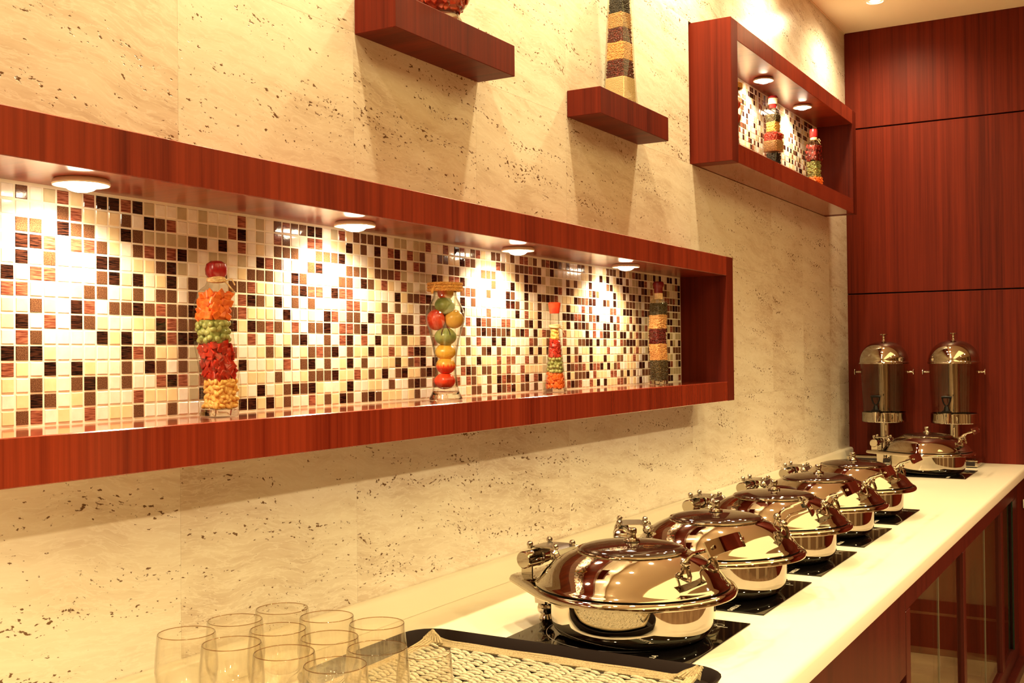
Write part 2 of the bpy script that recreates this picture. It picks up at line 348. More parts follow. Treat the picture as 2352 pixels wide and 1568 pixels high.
# ------------------------------------------------------------------ room
Y0, X1 = -4.0, 5.0
MB().box((-0.2, Y0, -0.1), (X1, YB + 0.2, 0.0)).build('floor', M['floor'], kind='structure')
MB().box((-0.2, Y0, ZCEIL), (X1, YB + 0.2, ZCEIL + 0.1)).build('ceiling', M['ceiling'], kind='structure')
MB().box((X1, Y0, 0), (X1 + 0.1, YB + 0.2, ZCEIL)).build('wall_right', M['wall_far'], kind='structure')
MB().box((-0.2, Y0 - 0.1, 0), (X1, Y0, ZCEIL)).build('wall_front', M['wall_far'], kind='structure')
t = MB()
for y in (-3.0, -1.6, -0.2, 1.2, 2.6, 4.0): t.box((X1 - 0.09, y - 0.22, 0.0), (X1, y + 0.22, ZCEIL), bev=0.006)
t.build('trim_1', M['pilaster'], kind='structure')
t = MB()
for x in (1.2, 2.4, 3.6): t.box((x - 0.2, Y0, 0.0), (x + 0.2, Y0 + 0.09, ZCEIL), bev=0.006)
t.build('trim_2', M['pilaster'], kind='structure')
# left wall: concrete backing + travertine slabs with fine open joints
wl = MB().box((-0.2, Y0, 0), (-0.004, YB + 0.2, ZCEIL)).build('wall_left', M['grout'], kind='structure')
YJ = [0.72 + 0.4305 * k for k in range(-11, 9)]; YJ = [y for y in YJ if y < YB - 0.05] + [YB]
ZJ = [0.90, 1.262, 1.7172, 2.026, 2.489, ZCEIL]
for j in range(len(ZJ) - 1):
    for i in range(len(YJ) - 1):
        y0, y1, z0, z1 = YJ[i], YJ[i + 1], ZJ[j], ZJ[j + 1]; g = 0.00018
        ym = (y0 + y1) / 2
        if j == 1 and -0.55 < ym < 2.42: continue
        if j == 3 and 2.46 < ym < 4.12: continue
        if j == 3 and y0 > 4.0: y0 = 4.13
        if j == 1 and 2.42 < y0 < 2.5: y0 = 2.464
        MB().box((0.0, y0 + g, z0 + g), (XW, y1 - g, z1 - g)).build('stone_slab', M['travertine'], wl)
# back wall: three sapele panels with shadow gaps
wb = MB().box((-0.2, YB + 0.004, 0), (X1, YB + 0.2, ZCEIL)).build('wall_back', M['void'], kind='structure')
for z0, z1 in ((0.0, ZB + 0.034), (ZB + 0.040, ZB + 0.829), (ZB + 0.835, ZCEIL)):
    MB().box((XW - 0.02, YB - 0.018, z0), (X1, YB + 0.003, z1), bev=0.0012).build('wood_panel', M['wood'], wb)
# thin shadow bead along the wall/ceiling joint
MB().box((XW, Y0, ZCEIL - 0.004), (XW + 0.004, YB - 0.02, ZCEIL), ).build('trim_3', M['ceiling'], kind='structure')

# ------------------------------------------------------------------ counter and cabinets
prof = [(0.024, -0.047), (0.800, -0.047), (0.8085, -0.040), (0.8095, -0.012), (0.806, -0.004), (0.799, 0.0), (0.024, 0.0)]
ct = MB().loft([[(x, y, ZC + z) for x, z in prof] for y in (-2.2, YB - 0.019)]).build('countertop', M['counter'], sharp=40)
tag(ct, 'long cream solid-surface buffet countertop running along the travertine wall', 'countertop')
bs = MB().loft([[(x, y, ZC + z) for x, z in ((0.0245, 0.0005), (0.042, 0.0005), (0.042, 0.046), (0.038, 0.052), (0.032, 0.0545), (0.0245, 0.0545))][::-1] for y in (-2.2, YB - 0.019)]).build('upstand', M['counter'], ct, sharp=40)
XF = 0.76
cab = thing('buffet_cabinet', 'dark red wooden buffet cabinet with glass doors under the countertop', 'cabinet', (0.4, 2.0, 0))
def cpart(name, mb, m, parent=cab):
    o = mb.build(name, m, parent); o.matrix_parent_inverse = Matrix.Translation((-0.4, -2.0, 0)); return o
ZK = ZC - 0.048
cpart('top_rail', MB().box((XF - 0.02, 1.9965, 0.757), (XF, YB - 0.019, ZK), bev=0.0015), M['wood_dark'])
cpart('front_panel', MB().box((XF - 0.02, -2.2, 0.597), (XF, 1.995, ZK), bev=0.0015), M['wood_dark'])
cpart('recess_panel', MB().box((XF - 0.10, -2.2, 0.10), (XF - 0.085, 1.995, 0.60)), M['void'])
for y0, y1 in ((1.998, 2.052), (2.935, 2.985), (3.915, 3.985), (4.33, 4.50)):
    cpart('stile', MB().box((XF - 0.022, y0, 0.10), (XF + 0.001, y1, 0.756), bev=0.0015), M['wood_dark'])
for y0, y1 in ((2.985, 3.03), (3.985, 4.04)):
    cpart('stile', MB().box((XF - 0.03, y0, 0.10), (XF - 0.006, y1, 0.756), bev=0.0015), M['wood'])
cpart('bottom_rail', MB().box((XF - 0.022, 1.998, 0.05), (XF + 0.002, YB - 0.02, 0.115), bev=0.002), M['wood_dark'])
cpart('plinth', MB().box((XF - 0.022, -2.2, 0.0), (XF + 0.03, YB - 0.02, 0.047), bev=0.004), M['wood_dark'])
for y0, y1 in ((2.052, 2.935), (3.03, 3.915), (4.04, 4.33)):
    cpart('glass_pane', MB().box((XF - 0.016, y0, 0.115), (XF - 0.010, y1, 0.757)), M['pane'])
cpart('cabinet_floor', MB().box((0.08, 1.998, 0.03), (XF - 0.024, YB - 0.02, 0.046)), M['wood_inner'])
cpart('end_lining', MB().box((0.08, YB - 0.05, 0.046), (XF - 0.024, YB - 0.02, ZK)), M['lining_grey'])
M['reflection_brown'] = simple('dark_brown_reflection', (0.050, 0.028, 0.014), 0.5)
M['glass_edge'] = simple('glass_edge_highlight', (0.20, 0.17, 0.11), 0.2)
M['glass_green'] = simple('dark_green_glass_edge', (0.010, 0.022, 0.014), 0.2)
cpart('reflection_band', MB().box((0.08, YB - 0.075, 0.046), (XF - 0.024, YB - 0.051, 0.262), bev=0.003), M['reflection_brown'])  # dark band painted in for a reflection in the door glass
cpart('reflection_line', MB().box((0.08, YB - 0.079, 0.198), (XF - 0.024, YB - 0.0755, 0.210), bev=0.001), M['wood_inner'])  # bright line of the same painted reflection
for y in (2.52, 3.50): cpart('pane_edge', MB().box((XF - 0.0095, y, 0.116), (XF - 0.007, y + 0.0025, 0.756)), M['glass_edge'])  # strips carry the highlights of the pane edges in their colour
cpart('pane_edge', MB().box((XF - 0.004, 4.316, 0.10), (XF + 0.0015, 4.328, 0.756)), M['glass_green'])
cpart('back_lining', MB().box((0.06, 1.998, 0.046), (0.08, YB - 0.02, ZK)), M['lining_grey'])
cpart('end_panel', MB().box((0.08, 1.978, 0.046), (XF - 0.024, 1.997, ZK)), M['wood_dark'])
tag(MB().box((0.785, YB - 0.024, 0.706), (0.803, YB - 0.0185, 0.745), bev=0.002).build('wall_plate', M['outlet']), 'small white plate on the dark red back wall below the counter end', 'plate')

# ------------------------------------------------------------------ mosaic niches
P = 0.0218
S7 = lambda a, k, b: a + '.' * k + b
ROWS = [
 'WBWORCRKKRK' 'OWWOWOWWWRWOW' 'BRBBKKWORCBBBBKW' 'OOWOORWWRWKRWBR' 'CWBBWCBWRROBWBRKK' 'BOBWWBBCBCWWCBBBCKBC' 'ORKBOKOOKOKWWKKWKW',
 'WWWWBRCCCBW' 'KBRWWOOORKWOW' 'RBWWRRWCCKCBWKWR' 'KWROBWWBBCCKRBW' 'CCCRBCCBBBRBBWOKO' 'WWWWWWCCBCWKCKWCKKWB' 'WOOKKRWO....BWWORK',
 'WBBWKBBWCKB' 'OOOOBBWKWRWCW' 'BBBWWBBBKCWWCBWO' 'KBWRBWWOWBBWWCW' 'BBBWCCCBCKOBKOWOO' 'OWBCBCWWKCWWWBKCCWKK' 'OOOWBKOR....BOWWWK',
 'WKKRWRRBCWB' 'RBRKOWOOWOWKR' 'BWCWBKWWWBBBCBBB' 'ROWOOOKBCRRKCWC' 'WWBWWCKCCKKBWWOOK' 'RWKBCCCCRKBWWCCKCCBW' 'BKOKOB.......RBROK',
 'CKCBCCWKKWC' 'CBKOWWOBWCBBB' 'CCKBWCCCBBCKBCRC' 'WROWOWWWWWWBRBC' 'CBWWWKBWWKWWKBKBR' 'WCCCKBBRKKWWKBCKCCCB' 'BBOOWBB......RBKKB',
 'KCRRWWWBKCK' 'WCKWBWWWBBRCC' 'CWBKRRWKRRWWCWWW' 'KCBBRKWWWWWKWBW' 'CWWCWKKBWBCWBWOWW' 'WCKCCWRCBWWCCCRRWCKK' 'KOBORKB......BOBBO',
 'RRCCCCBBWCB' 'WBBWBOWWWRKBC' 'KWBWBWCCCRRCWCBW' 'BWCWBBBWWWWKCCC' 'CRCCWCCKWRCCKWWWW' 'WKKKRRKCBRKCCWKWRWCC' 'RCBKWO.......KKOOB',
 'CCBCWKRWBBK' 'BRBBKWWWBRCCC' 'WKWWCWKRCBBWKCRR' 'WBBWROWWWWWWRWK' 'RBCCRRCWWBKCKWWWW' 'WCKWKBKBCRCCKKCKRWCB' 'WKCBO........ORBKB',
 'CKWRWKBCWWC' 'CKRBBWWWKCKBR' 'BCRWBBKCRRBKWWBB' 'WKKWRRWWWWWBWCB' 'KBKBBKCBKRWKCRBWW' 'WRCWCCWKWRWRKKCBCKKW' 'BCRBCO.......KOWOO',
 'WRBWWWWKCKW' 'WKRKKWWWWWRWR' 'WCBKWWBWRKWRWKCW' 'CBCCRWRWWWWCBWR' 'CCKCKCWWWWRBWCBWW' 'WRWWCBBKKCKCBCCRWRBK' 'KKCBBK.......CKOWK',
 'KBKCWWWWWKR' 'BCCBOWWWRWWCB' 'CKWCBRBKWBCCKCCR' 'CWRKKOWWWWWCBCW' 'BKWBCCWBWCKCKCKWW' 'WCKWBWCCKCWCCRWWWCKW' 'BCRCWOB......BWBBB',
 'RCWKWKCWWBW' 'KBWBOBWWWKWWC' 'WRWBKWBWCKWBWWCC' 'KCBRKWKWWWWBWCK' 'CCCRCRRWWRWBCOWWW' 'WWKCRKWWKCCCKCWCBBWC' 'CRCWBKO......COWBB',
 'CWBCWBKBWBW' 'WRKRORWWWWCCW' 'BWWCBBBKCCRCBCKW' 'BKCCBKBWWWWRKBC' 'BBCBCRWWRCCCCOWWW' 'WWKBRBRCKRRKCKCBRWWC' 'CCWKKWB......KRWOK',
 'WCKBWCBWWWR' 'CCCWOKWWWCWKW' 'CBKBKCWWCKWWCCWB' 'WWBKBWRWWWRWRBC' 'WBCKRKBCRKWRKWWWW' 'WWKCBBBKWRCCCWRRWBCK' 'CBWWBBB......KOOOO',
 'CBRWCWRWCCB' 'WWBWWWWWWKKCK' 'CBWWRCBCKBWBKBCC' 'CWCBWWWWWWWWCBB' 'WBWKBRKCBBWBWOWWW' 'WWRKBRWWRCKWKCCCRRBC' 'WCWKWWO......KKWWR']
KINDS = 'WCOKBR'
def rtile(): return rnd.choices('WCOKBR', (30, 24, 8, 14, 14, 10))[0]
def tile_geo(mb, y, z, mi, x=0.0, s=0.0192, th=0.0032):
    h = s / 2 + rnd.uniform(-0.0003, 0.0002); b = 0.0009; j = lambda: rnd.uniform(-0.0002, 0.0002)
    t0 = x - 0.001; t1 = x + th
    vs = [(t0, y - h, z - h), (t0, y + h, z - h), (t0, y + h, z + h), (t0, y - h, z + h),
          (t1 - b, y - h, z - h), (t1 - b, y + h, z - h), (t1 - b, y + h, z + h), (t1 - b, y - h, z + h),
          (t1 + j(), y - h + b, z - h + b), (t1 + j(), y + h - b, z - h + b), (t1 + j(), y + h - b, z + h - b), (t1 + j(), y - h + b, z + h - b)]
    fs = [(0, 1, 5, 4), (1, 2, 6, 5), (2, 3, 7, 6), (3, 0, 4, 7), (4, 5, 9, 8), (5, 6, 10, 9), (6, 7, 11, 10), (7, 4, 8, 11), (8, 9, 10, 11)]
    mb.add(vs, fs, mi)
TMESH = {}
for k in KINDS:
    for q in range(3):
        mb = MB(); tile_geo(mb, 0, 0, 0); TMESH[k, q] = mb.mesh('mosaic_tile', TM[k], 0)
def niche(name, label, yi0, yi1, zi0, zi1, x0, xf, th, cols, rows, ny0, ztop, pattern, singles):
    n = thing(name, label, 'wall niche', (x0, yi0 - th, zi0 - th))
    inv = Matrix.Translation((-x0, -(yi0 - th), -(zi0 - th)))
    def part(nm, mb, m, sharp=35, kind=None):
        o = mb.build(nm, m, n, sharp, kind); o.matrix_parent_inverse = inv; return o
    b = 0.0012
    part('top_board', MB().box((x0, yi0, zi1), (xf - 0.0002, yi1, zi1 + th), bev=b), M['wood_soffit'])
    part('bottom_board', MB().box((x0, yi0, zi0 - th), (xf - 0.0002, yi1, zi0), bev=b), M['wood_gloss'])
    part('end_board', MB().box((x0, yi0 - th, zi0 - th), (xf, yi0, zi1 + th), bev=b), M['wood'])
    part('end_board', MB().box((x0, yi1, zi0 - th), (xf, yi1 + th, zi1 + th), bev=b), M['wood'])
    part('grout_bed', MB().box((-0.0035, yi0, zi0), (0.0023, yi1, zi1)), M['grout'])
    far = MB()
    for c in range(cols[0], cols[1]):
        for r in range(rows):
            k = pattern(c, r); y = ny0 + (c + 0.5) * P; z = ztop - (r + 0.5) * P
            if singles and 0 <= c < 20:
                o = link('mosaic_tile', TMESH[k, rnd.randrange(3)], n); o.matrix_parent_inverse = inv
                o.location = (0, y, z); o.rotation_euler = (0, rnd.uniform(-0.012, 0.012), rnd.uniform(-0.012, 0.012))
            else: tile_geo(far, y, z, KINDS.index(k))
    part('mosaic_field', far, [TM[k] for k in KINDS], 0, 'stuff')
    return n
def pat(c, r):
    if 0 <= c < 110:
        k = ROWS[r][c]
        if k != '.': return k
    return rtile()
for r in ROWS: assert len(r) == 110, (ROWS.index(r), len(r))
niche('mosaic_niche', 'long red wooden wall niche lined with small mosaic tiles above the counter', -0.50, 2.402, ZB - 0.3292, ZB + 0.0032, 0.0002, 0.157, 0.06, (-22, 110), 15, 0.0, ZB, pat, True)
niche('mosaic_niche', 'smaller red wooden wall niche with mosaic back at upper right, by the back wall', 2.524, 4.066, ZB + 0.4365, ZB + 0.771, 0.0002, 0.160, 0.0625, (0, 70), 15, 2.532, ZB + 0.7675, lambda c, r: rnd.choices('WCOKBR', (38, 26, 6, 13, 8, 9))[0], False)

# puck lamps in the soffits
names = ['round puck lamp at the far left of the long niche, outside the frame', 'large round puck lamp at the left end of the long niche soffit', 'second visible puck lamp of the long niche, left of the fruit vase',
         'third visible puck lamp of the long niche, right of the fruit vase', 'fourth puck lamp of the long niche, nearest the niche end panel',
         'round puck lamp in the upper niche, above the bean bottle', 'round puck lamp in the upper niche, nearest the back wall']
for (x, y, z), lab in zip(PUCKS, names):
    p = thing('puck_lamp', lab, 'lamp', (x, y, z), 0, 'puck lamps set into the niche soffits')
    MB().lathe([(0.0, -0.0005), (0.034, -0.0005), (0.0366, -0.0030), (0.0374, -0.0068), (0.0366, -0.0086), (0.0350, -0.0084), (0.0300, -0.0062), (0.0235, -0.0050), (0.0, -0.0050)], 40).build('trim_ring', M['lamp_trim'], p)
    MB().lathe([(0.0, -0.0175), (0.009, -0.0168), (0.016, -0.0145), (0.0205, -0.0110), (0.0228, -0.0054), (0.0, -0.0054)], 32).build('lens', M['lens'], p)
# ceiling downlights
for i, (x, y) in enumerate(DOWNLIGHTS + AISLE):
    od = ('first', 'second', 'third', 'fourth', 'fifth', 'sixth')
    if i == 0: lab = 'small round recessed ceiling downlight in the corner above the upper niche'
    elif i < len(DOWNLIGHTS): lab = f'ceiling downlight {od[i]} from the back, in the row along the travertine wall'
    else: lab = f'ceiling downlight {od[i - len(DOWNLIGHTS)]} from the back, beyond the aisle'
    d = thing('ceiling_downlight', lab, 'lamp', (x, y, ZCEIL), 0, 'recessed ceiling downlights')
    MB().lathe([(0.0, -0.001), (0.048, -0.001), (0.0495, -0.003), (0.048, -0.0055), (0.036, -0.007), (0.033, -0.003), (0.0, -0.003)], 36).build('trim_ring', M['lamp_trim'], d)
    MB().lathe([(0.0, -0.006), (0.017, -0.0055), (0.021, -0.0035), (0.0, -0.0035)], 28).build('lens', M['downlens'], d)
pl = thing('ceiling_light_panel', 'long luminous ceiling panel over the dining room, outside the frame', 'lamp', (1.85, 0.7, ZCEIL))
MB().box((-0.55, -2.9, -0.03), (0.55, 2.9, -0.012)).build('diffuser', M['panel'], pl)
MB().box((-0.58, -2.93, -0.011), (0.58, 2.93, -0.001)).build('panel_frame', M['lamp_trim'], pl)

# floating shelves
def shelf(y0, y1, lab):
    tag(MB().box((XW + 0.0005, y0, ZB + 0.3685), (0.120, y1, ZB + 0.4365), bev=0.0012).build('floating_shelf', M['wood']), lab, 'shelf', 'floating shelves on the travertine wall')
shelf(0.7235, 1.160, 'red wooden floating shelf at top centre, under the red flake vase')
shelf(1.587, 2.031, 'shorter-looking red wooden floating shelf under the tall bean bottle')

# ------------------------------------------------------------------ induction hobs
def text_mesh(txt, size):
    cu = bpy.data.curves.new('lettering', 'FONT'); cu.body = txt; cu.size = size; cu.align_x = 'CENTER'; cu.align_y = 'CENTER'; cu.extrude = 0.00012; cu.resolution_u = 3
    o = bpy.data.objects.new('lettering', cu); C.objects.link(o); dg = bpy.context.evaluated_depsgraph_get()
    me = bpy.data.meshes.new_from_object(o.evaluated_get(dg)); bpy.data.objects.remove(o); bpy.data.curves.remove(cu)
    me.materials.clear(); me.materials.append(M['print']); return me
TXT = text_mesh('SAFELLA', 0.0145)
HOBY = (0.945, 1.371, 1.796, 2.222, 2.649, 3.963)
HL = ['black glass induction hob nearest the camera, under the first chafing dish', 'second black glass induction hob from the camera', 'third black glass induction hob from the camera',
      'fourth black glass induction hob from the camera', 'fifth black glass induction hob from the camera', 'farthest black glass induction hob, in front of the drink dispensers']
def ringflat(mb, cx, cy, z, r0, r1, n=40, sx=1.0):
    vs = []; fs = []
    for i in range(n):
        a = 2 * PI * i / n; vs += [(cx + r0 * sx * math.cos(a), cy + r0 * math.sin(a), z), (cx + r1 * sx * math.cos(a), cy + r1 * math.sin(a), z)]
    for i in range(n): a = 2 * i; b = 2 * ((i + 1) % n); fs.append((a, a + 1, b + 1, b))
    mb.add(vs, fs)
for i, y in enumerate(HOBY):
    h = thing('induction_hob', HL[i], 'induction hob', (0.4715, y, ZC + 0.0004), 0, 'induction hobs set into the countertop')
    MB().box((-0.1775, -0.1725, 0.0), (0.1775, 0.1725, 0.0026), bev=0.0008).build('glass_plate', M['hob'], h)
    o = link('lettering', TXT, h); o.location = (0.108, -0.146, 0.00285); o.rotation_euler = (0, 0, PI / 2); o['label'] = 'small white lettering SAFELLA'
    mb = MB(); ringflat(mb, -0.01, 0.0, 0.0028, 0.139, 0.1398, 64)
    for cx, cy in ((0.088, 0.135), (0.118, 0.125), (0.100, 0.105), (0.13, 0.132)): ringflat(mb, cx, cy, 0.0028, 0.0078, 0.0085, 24, 1.2)
    mb.box((0.06, 0.0865, 0.0026), (0.135, 0.0872, 0.00285)); mb.box((0.13, 0.120, 0.0026), (0.15, 0.1215, 0.00285))
    mb.build('printed_marks', M['print'], h, 0)

# ------------------------------------------------------------------ chafing dishes
def arc(cx, cz, r, a0, a1, n):
    return [(cx + r * math.cos(math.radians(a0 + (a1 - a0) * i / n)), cz + r * math.sin(math.radians(a0 + (a1 - a0) * i / n))) for i in range(n + 1)]
def hull_outline(r, n=72):
    # round frame with a tongue reaching back (-x) to carry the hinge
    pts = []
    tipx, hw, cr = -0.238, 0.078, 0.022
    cand = [(r * math.cos(2 * PI * i / n), r * math.sin(2 * PI * i / n)) for i in range(n)]
    for sx, sy in ((tipx + cr, hw - cr), (tipx + cr, -hw + cr)):
        for k in range(24): cand.append((sx + cr * math.cos(2 * PI * k / 24), sy + cr * math.sin(2 * PI * k / 24)))
    cand = sorted(set((round(a, 6), round(b, 6)) for a, b in cand))
    def half(ps):
        h = []
        for q in ps:
            while len(h) > 1 and (h[-1][0] - h[-2][0]) * (q[1] - h[-2][1]) - (h[-1][1] - h[-2][1]) * (q[0] - h[-2][0]) <= 0: h.pop()
            h.append(q)
        return h
    lo = half(cand); hi = half(cand[::-1]); return lo[:-1] + hi[:-1]
def make_chafer(label, loc, rz):
    t = thing('chafing_dish', label, 'chafing dish', loc, rz, 'round chrome chafing dishes on the buffet')
    ch = M['chrome']
    # water pan
    prof = [(0.0, 0.001), (0.112, 0.001)] + [(a, b) for a, b in arc(0.118, 0.033, 0.032, -90, 0, 8)] + [(0.1502, 0.05), (0.1505, 0.084)]
    MB().lathe(prof, 72).build('water_pan', ch, t)
    # frame plate with rolled edge and hinge tongue
    ol = hull_outline(0.1905); mb = MB(); rings = []
    def off(k, z): return [(x * (1 - k / max(0.05, math.hypot(x, y))), y * (1 - k / max(0.05, math.hypot(x, y))), z) for x, y in ol]
    rings = [off(0.030, 0.0825), off(0.006, 0.079), off(0.001, 0.0805), off(0.0, 0.0845), off(0.0035, 0.0905), off(0.008, 0.0922), off(0.040, 0.0926)]
    mb.loft(rings).build('frame_plate', ch, t, 50)
    # lid
    kp = [(0.1722, 0.1015), (0.166, 0.1095), (0.1585, 0.1180), (0.149, 0.1267), (0.1385, 0.1345), (0.126, 0.1415), (0.113, 0.1475), (0.100, 0.1525)]
    lp = [(0.1765, 0.0940), (0.1785, 0.0952), (0.1775, 0.0968), (0.1752, 0.0986)]
    for k in range(len(kp) - 1):
        p0, p1, p2, p3 = kp[max(k - 1, 0)], kp[k], kp[k + 1], kp[min(k + 2, len(kp) - 1)]
        for u in (0.0, 0.33, 0.67):
            lp.append(tuple(0.5 * (2 * b + (c - a) * u + (2 * a - 5 * b + 4 * c - d) * u * u + (3 * b - a - 3 * c + d) * u ** 3) for a, b, c, d in zip(p0, p1, p2, p3)))
    lp.append(kp[-1])
    lid = MB().lathe(lp + [(0.098, 0.1530)], 80, caps=False).build('lid', ch, t, 45)
    MB().lathe([(0.0995, 0.1525), (0.1015, 0.1548), (0.0995, 0.1562), (0.097, 0.1552), (0.0965, 0.1525)], 72, caps=False).build('window_ring', ch, lid)
    MB().lathe([(0.098, 0.1535)] + [(0.097 * math.cos(a), 0.1545 + 0.0135 * math.sin(a)) for a in [math.radians(90 * i / 10) for i in range(11)]], 64).build('lid_window', M['lidglass'], lid)
    MB().lathe([(0.0, 0.1672), (0.0145, 0.1672), (0.0155, 0.1695), (0.0145, 0.1725), (0.009, 0.1735), (0.0078, 0.176), (0.0076, 0.1815), (0.0092, 0.1835), (0.0092, 0.1905), (0.0078, 0.1925), (0.0, 0.193)], 28).build('knob', ch, lid)
    # handle: two mounts, two bent arms and a curved flat grip
    for sy in (-1, 1):
        m = MB(); y = 0.050 * sy; bx = 0.131
        m.tube([(bx + 0.014, y, 0.118), (bx + 0.016, y, 0.128), (bx + 0.012, y, 0.140), (bx + 0.006, y, 0.146)], 0.0042, 8)
        m.tube([(bx - 0.002, y - 0.004 * sy, 0.128), (bx + 0.002, y, 0.140), (bx + 0.006, y, 0.146)], 0.0036, 8)
        m.ball((bx + 0.006, y, 0.150), 0.0078, 0, 14, 8); m.lathe([(0.0, -0.006), (0.0085, -0.006), (0.0085, -0.002), (0.0, -0.002)], 16, mx=T((bx + 0.006, y, 0.150)) @ RX(PI / 2))
        m.build('handle_mount', ch, lid)
        c, s_ = math.cos(math.radians(28)), math.sin(math.radians(28))
        p0 = Vector((bx + 0.008, y, 0.151)); d = Vector((c, 0, s_))
        MB().tube([p0, p0 + Vector((0.006, 0, 0.010)), p0 + Vector((0.014, -0.002 * sy, 0.017)), p0 + d * 0.044 + Vector((0, 0.001 * sy, 0.005)), p0 + d * 0.066 + Vector((0, 0.003 * sy, 0.003))], 0.0034, 8).build('handle_arm', ch, lid)
    g = MB(); g0 = Vector((0.139, 0, 0.151)) + Vector((math.cos(math.radians(28)), 0, math.sin(math.radians(28)))) * 0.066 + Vector((0, 0, 0.003))
    rings = []
    for k in range(13):
        u = -1 + 2 * k / 12; yy = 0.066 * u; bend = -0.010 * max(0, abs(u) - 0.55) / 0.45
        ring = []
        for (a, b) in ((-0.0018, -0.0135), (0.0018, -0.0135), (0.0018, 0.0135), (-0.0018, 0.0135)):
            v = Vector((a + bend, yy, b)); v.rotate(Matrix.Rotation(math.radians(-28), 3, 'Y')); ring.append(g0 + v)
        rings.append(ring)
    g.loft(rings).build('handle_grip', ch, lid, 40)
    # hinge on the tongue
    hx = -0.205
    hb = MB(); mx = T((hx, 0, 0.121)) @ RX(-PI / 2)
    hb.lathe([(0.0, -0.062), (0.0145, -0.062), (0.0165, -0.060), (0.0165, -0.018), (0.0175, -0.017), (0.0175, -0.013), (0.0155, -0.012), (0.0145, 0.010), (0.0130, 0.011), (0.0125, 0.034), (0.0155, 0.035), (0.0165, 0.037), (0.0165, 0.060), (0.0145, 0.062), (0.0, 0.062)], 32, mx=mx)
    hb.build('hinge_barrel', ch, t)
    for yy in (-0.052, 0.048): MB().box((hx - 0.012, yy, 0.092), (hx + 0.014, yy + 0.004, 0.118), bev=0.0008).build('hinge_bracket', ch, t)
    ha = MB(); rings = []
    for x, z in ((hx - 0.008, 0.1395), (hx + 0.01, 0.1415), (hx + 0.04, 0.1420), (hx + 0.058, 0.138), (hx + 0.066, 0.128), (hx + 0.074, 0.122)):
        rings.append([(x, -0.030, z), (x, 0.030, z), (x, 0.030, z + 0.003), (x, -0.030, z + 0.003)])
    ha.loft(rings); ha.build('hinge_arm', M['steel'], t, 30)
    for x, y, z in ((hx - 0.004, -0.034, 0.147), (hx - 0.004, 0.030, 0.147), (hx + 0.052, -0.028, 0.146), (hx + 0.052, 0.028, 0.146)):
        MB().lathe([(0.0, -0.008), (0.0045, -0.008), (0.0045, -0.003), (0.0062, -0.002), (0.0062, 0.002), (0.004, 0.0055), (0.0, 0.0065)], 16, mx=T((x, y, z))).build('hinge_screw', ch, t)
    for y in (-0.036, 0.036): MB().ball((hx + 0.056, y, 0.133), 0.0095, 0, 14, 8).build('hinge_cap', ch, t)
    # rear support bracket and ball foot
    lg = MB(); lg.loft([[(-0.196 + 0.5 * e, -w_ - 0.018, z), (-0.192 + 0.5 * e, -w_ - 0.018, z), (-0.192 + 0.5 * e, w_ - 0.018, z), (-0.196 + 0.5 * e, w_ - 0.018, z)] for z, w_, e in ((0.036, 0.016, 0.02), (0.080, 0.022, 0.0))])
    lg.loft([[(-0.198, -0.041 + (0 if z > 0.05 else 0.007), z), (-0.168 - (0.0 if z > 0.05 else 0.007), -0.041 + (0 if z > 0.05 else 0.007), z), (-0.168 - (0.0 if z > 0.05 else 0.007), -0.038 + (0 if z > 0.05 else 0.007), z), (-0.198, -0.038 + (0 if z > 0.05 else 0.007), z)] for z in (0.036, 0.080)])
    lg.build('support_bracket', M['steel'], t)
    MB().lathe([(0.0, 0.0004), (0.012, 0.0004), (0.014, 0.006), (0.0105, 0.012), (0.0095, 0.0145), (0.0155, 0.019), (0.0172, 0.026), (0.0150, 0.033), (0.0090, 0.0365), (0.0, 0.037)], 28, mx=T((-0.184, -0.018, 0))).build('foot', ch, t)
    MB().lathe([(0.0, 0.0930), (0.1772, 0.0930), (0.1772, 0.0937), (0.0, 0.0937)], 72).build('lid_gap_shade', M['blackplastic'], t)  # black disc put in for the dark of the gap under the lid
    MB().box((-0.166, -0.010, 0.055), (-0.150, 0.010, 0.080), bev=0.002).build('pan_lug', ch, t)
    return t
CH = [((0.4835, 0.945), -0.13, 'chrome chafing dish nearest the camera, standing right behind the placemat tray'),
      ((0.4880, 1.376), math.radians(24), 'second chrome chafing dish from the camera, lid handle lifted toward the room'),
      ((0.4860, 1.800), 0.0, 'third chrome chafing dish from the camera, middle of the close row'),
      ((0.4835, 2.224), 0.02, 'fourth chrome chafing dish from the camera, partly behind the third'),
      ((0.4800, 2.648), 0.0, 'fifth chrome chafing dish from the camera, last of the close row'),
      ((0.4745, 3.963), 0.0, 'farthest chrome chafing dish, alone in front of the drink dispensers')]
first = None
for (x, y), rz, lab in CH:
    if first is None: first = make_chafer(lab, (x, y, ZC + 0.0032), rz)
    else:
        c = copy_tree(first); c.location = (x, y, ZC + 0.0032); c.rotation_euler = (0, 0, rz); c['label'] = lab

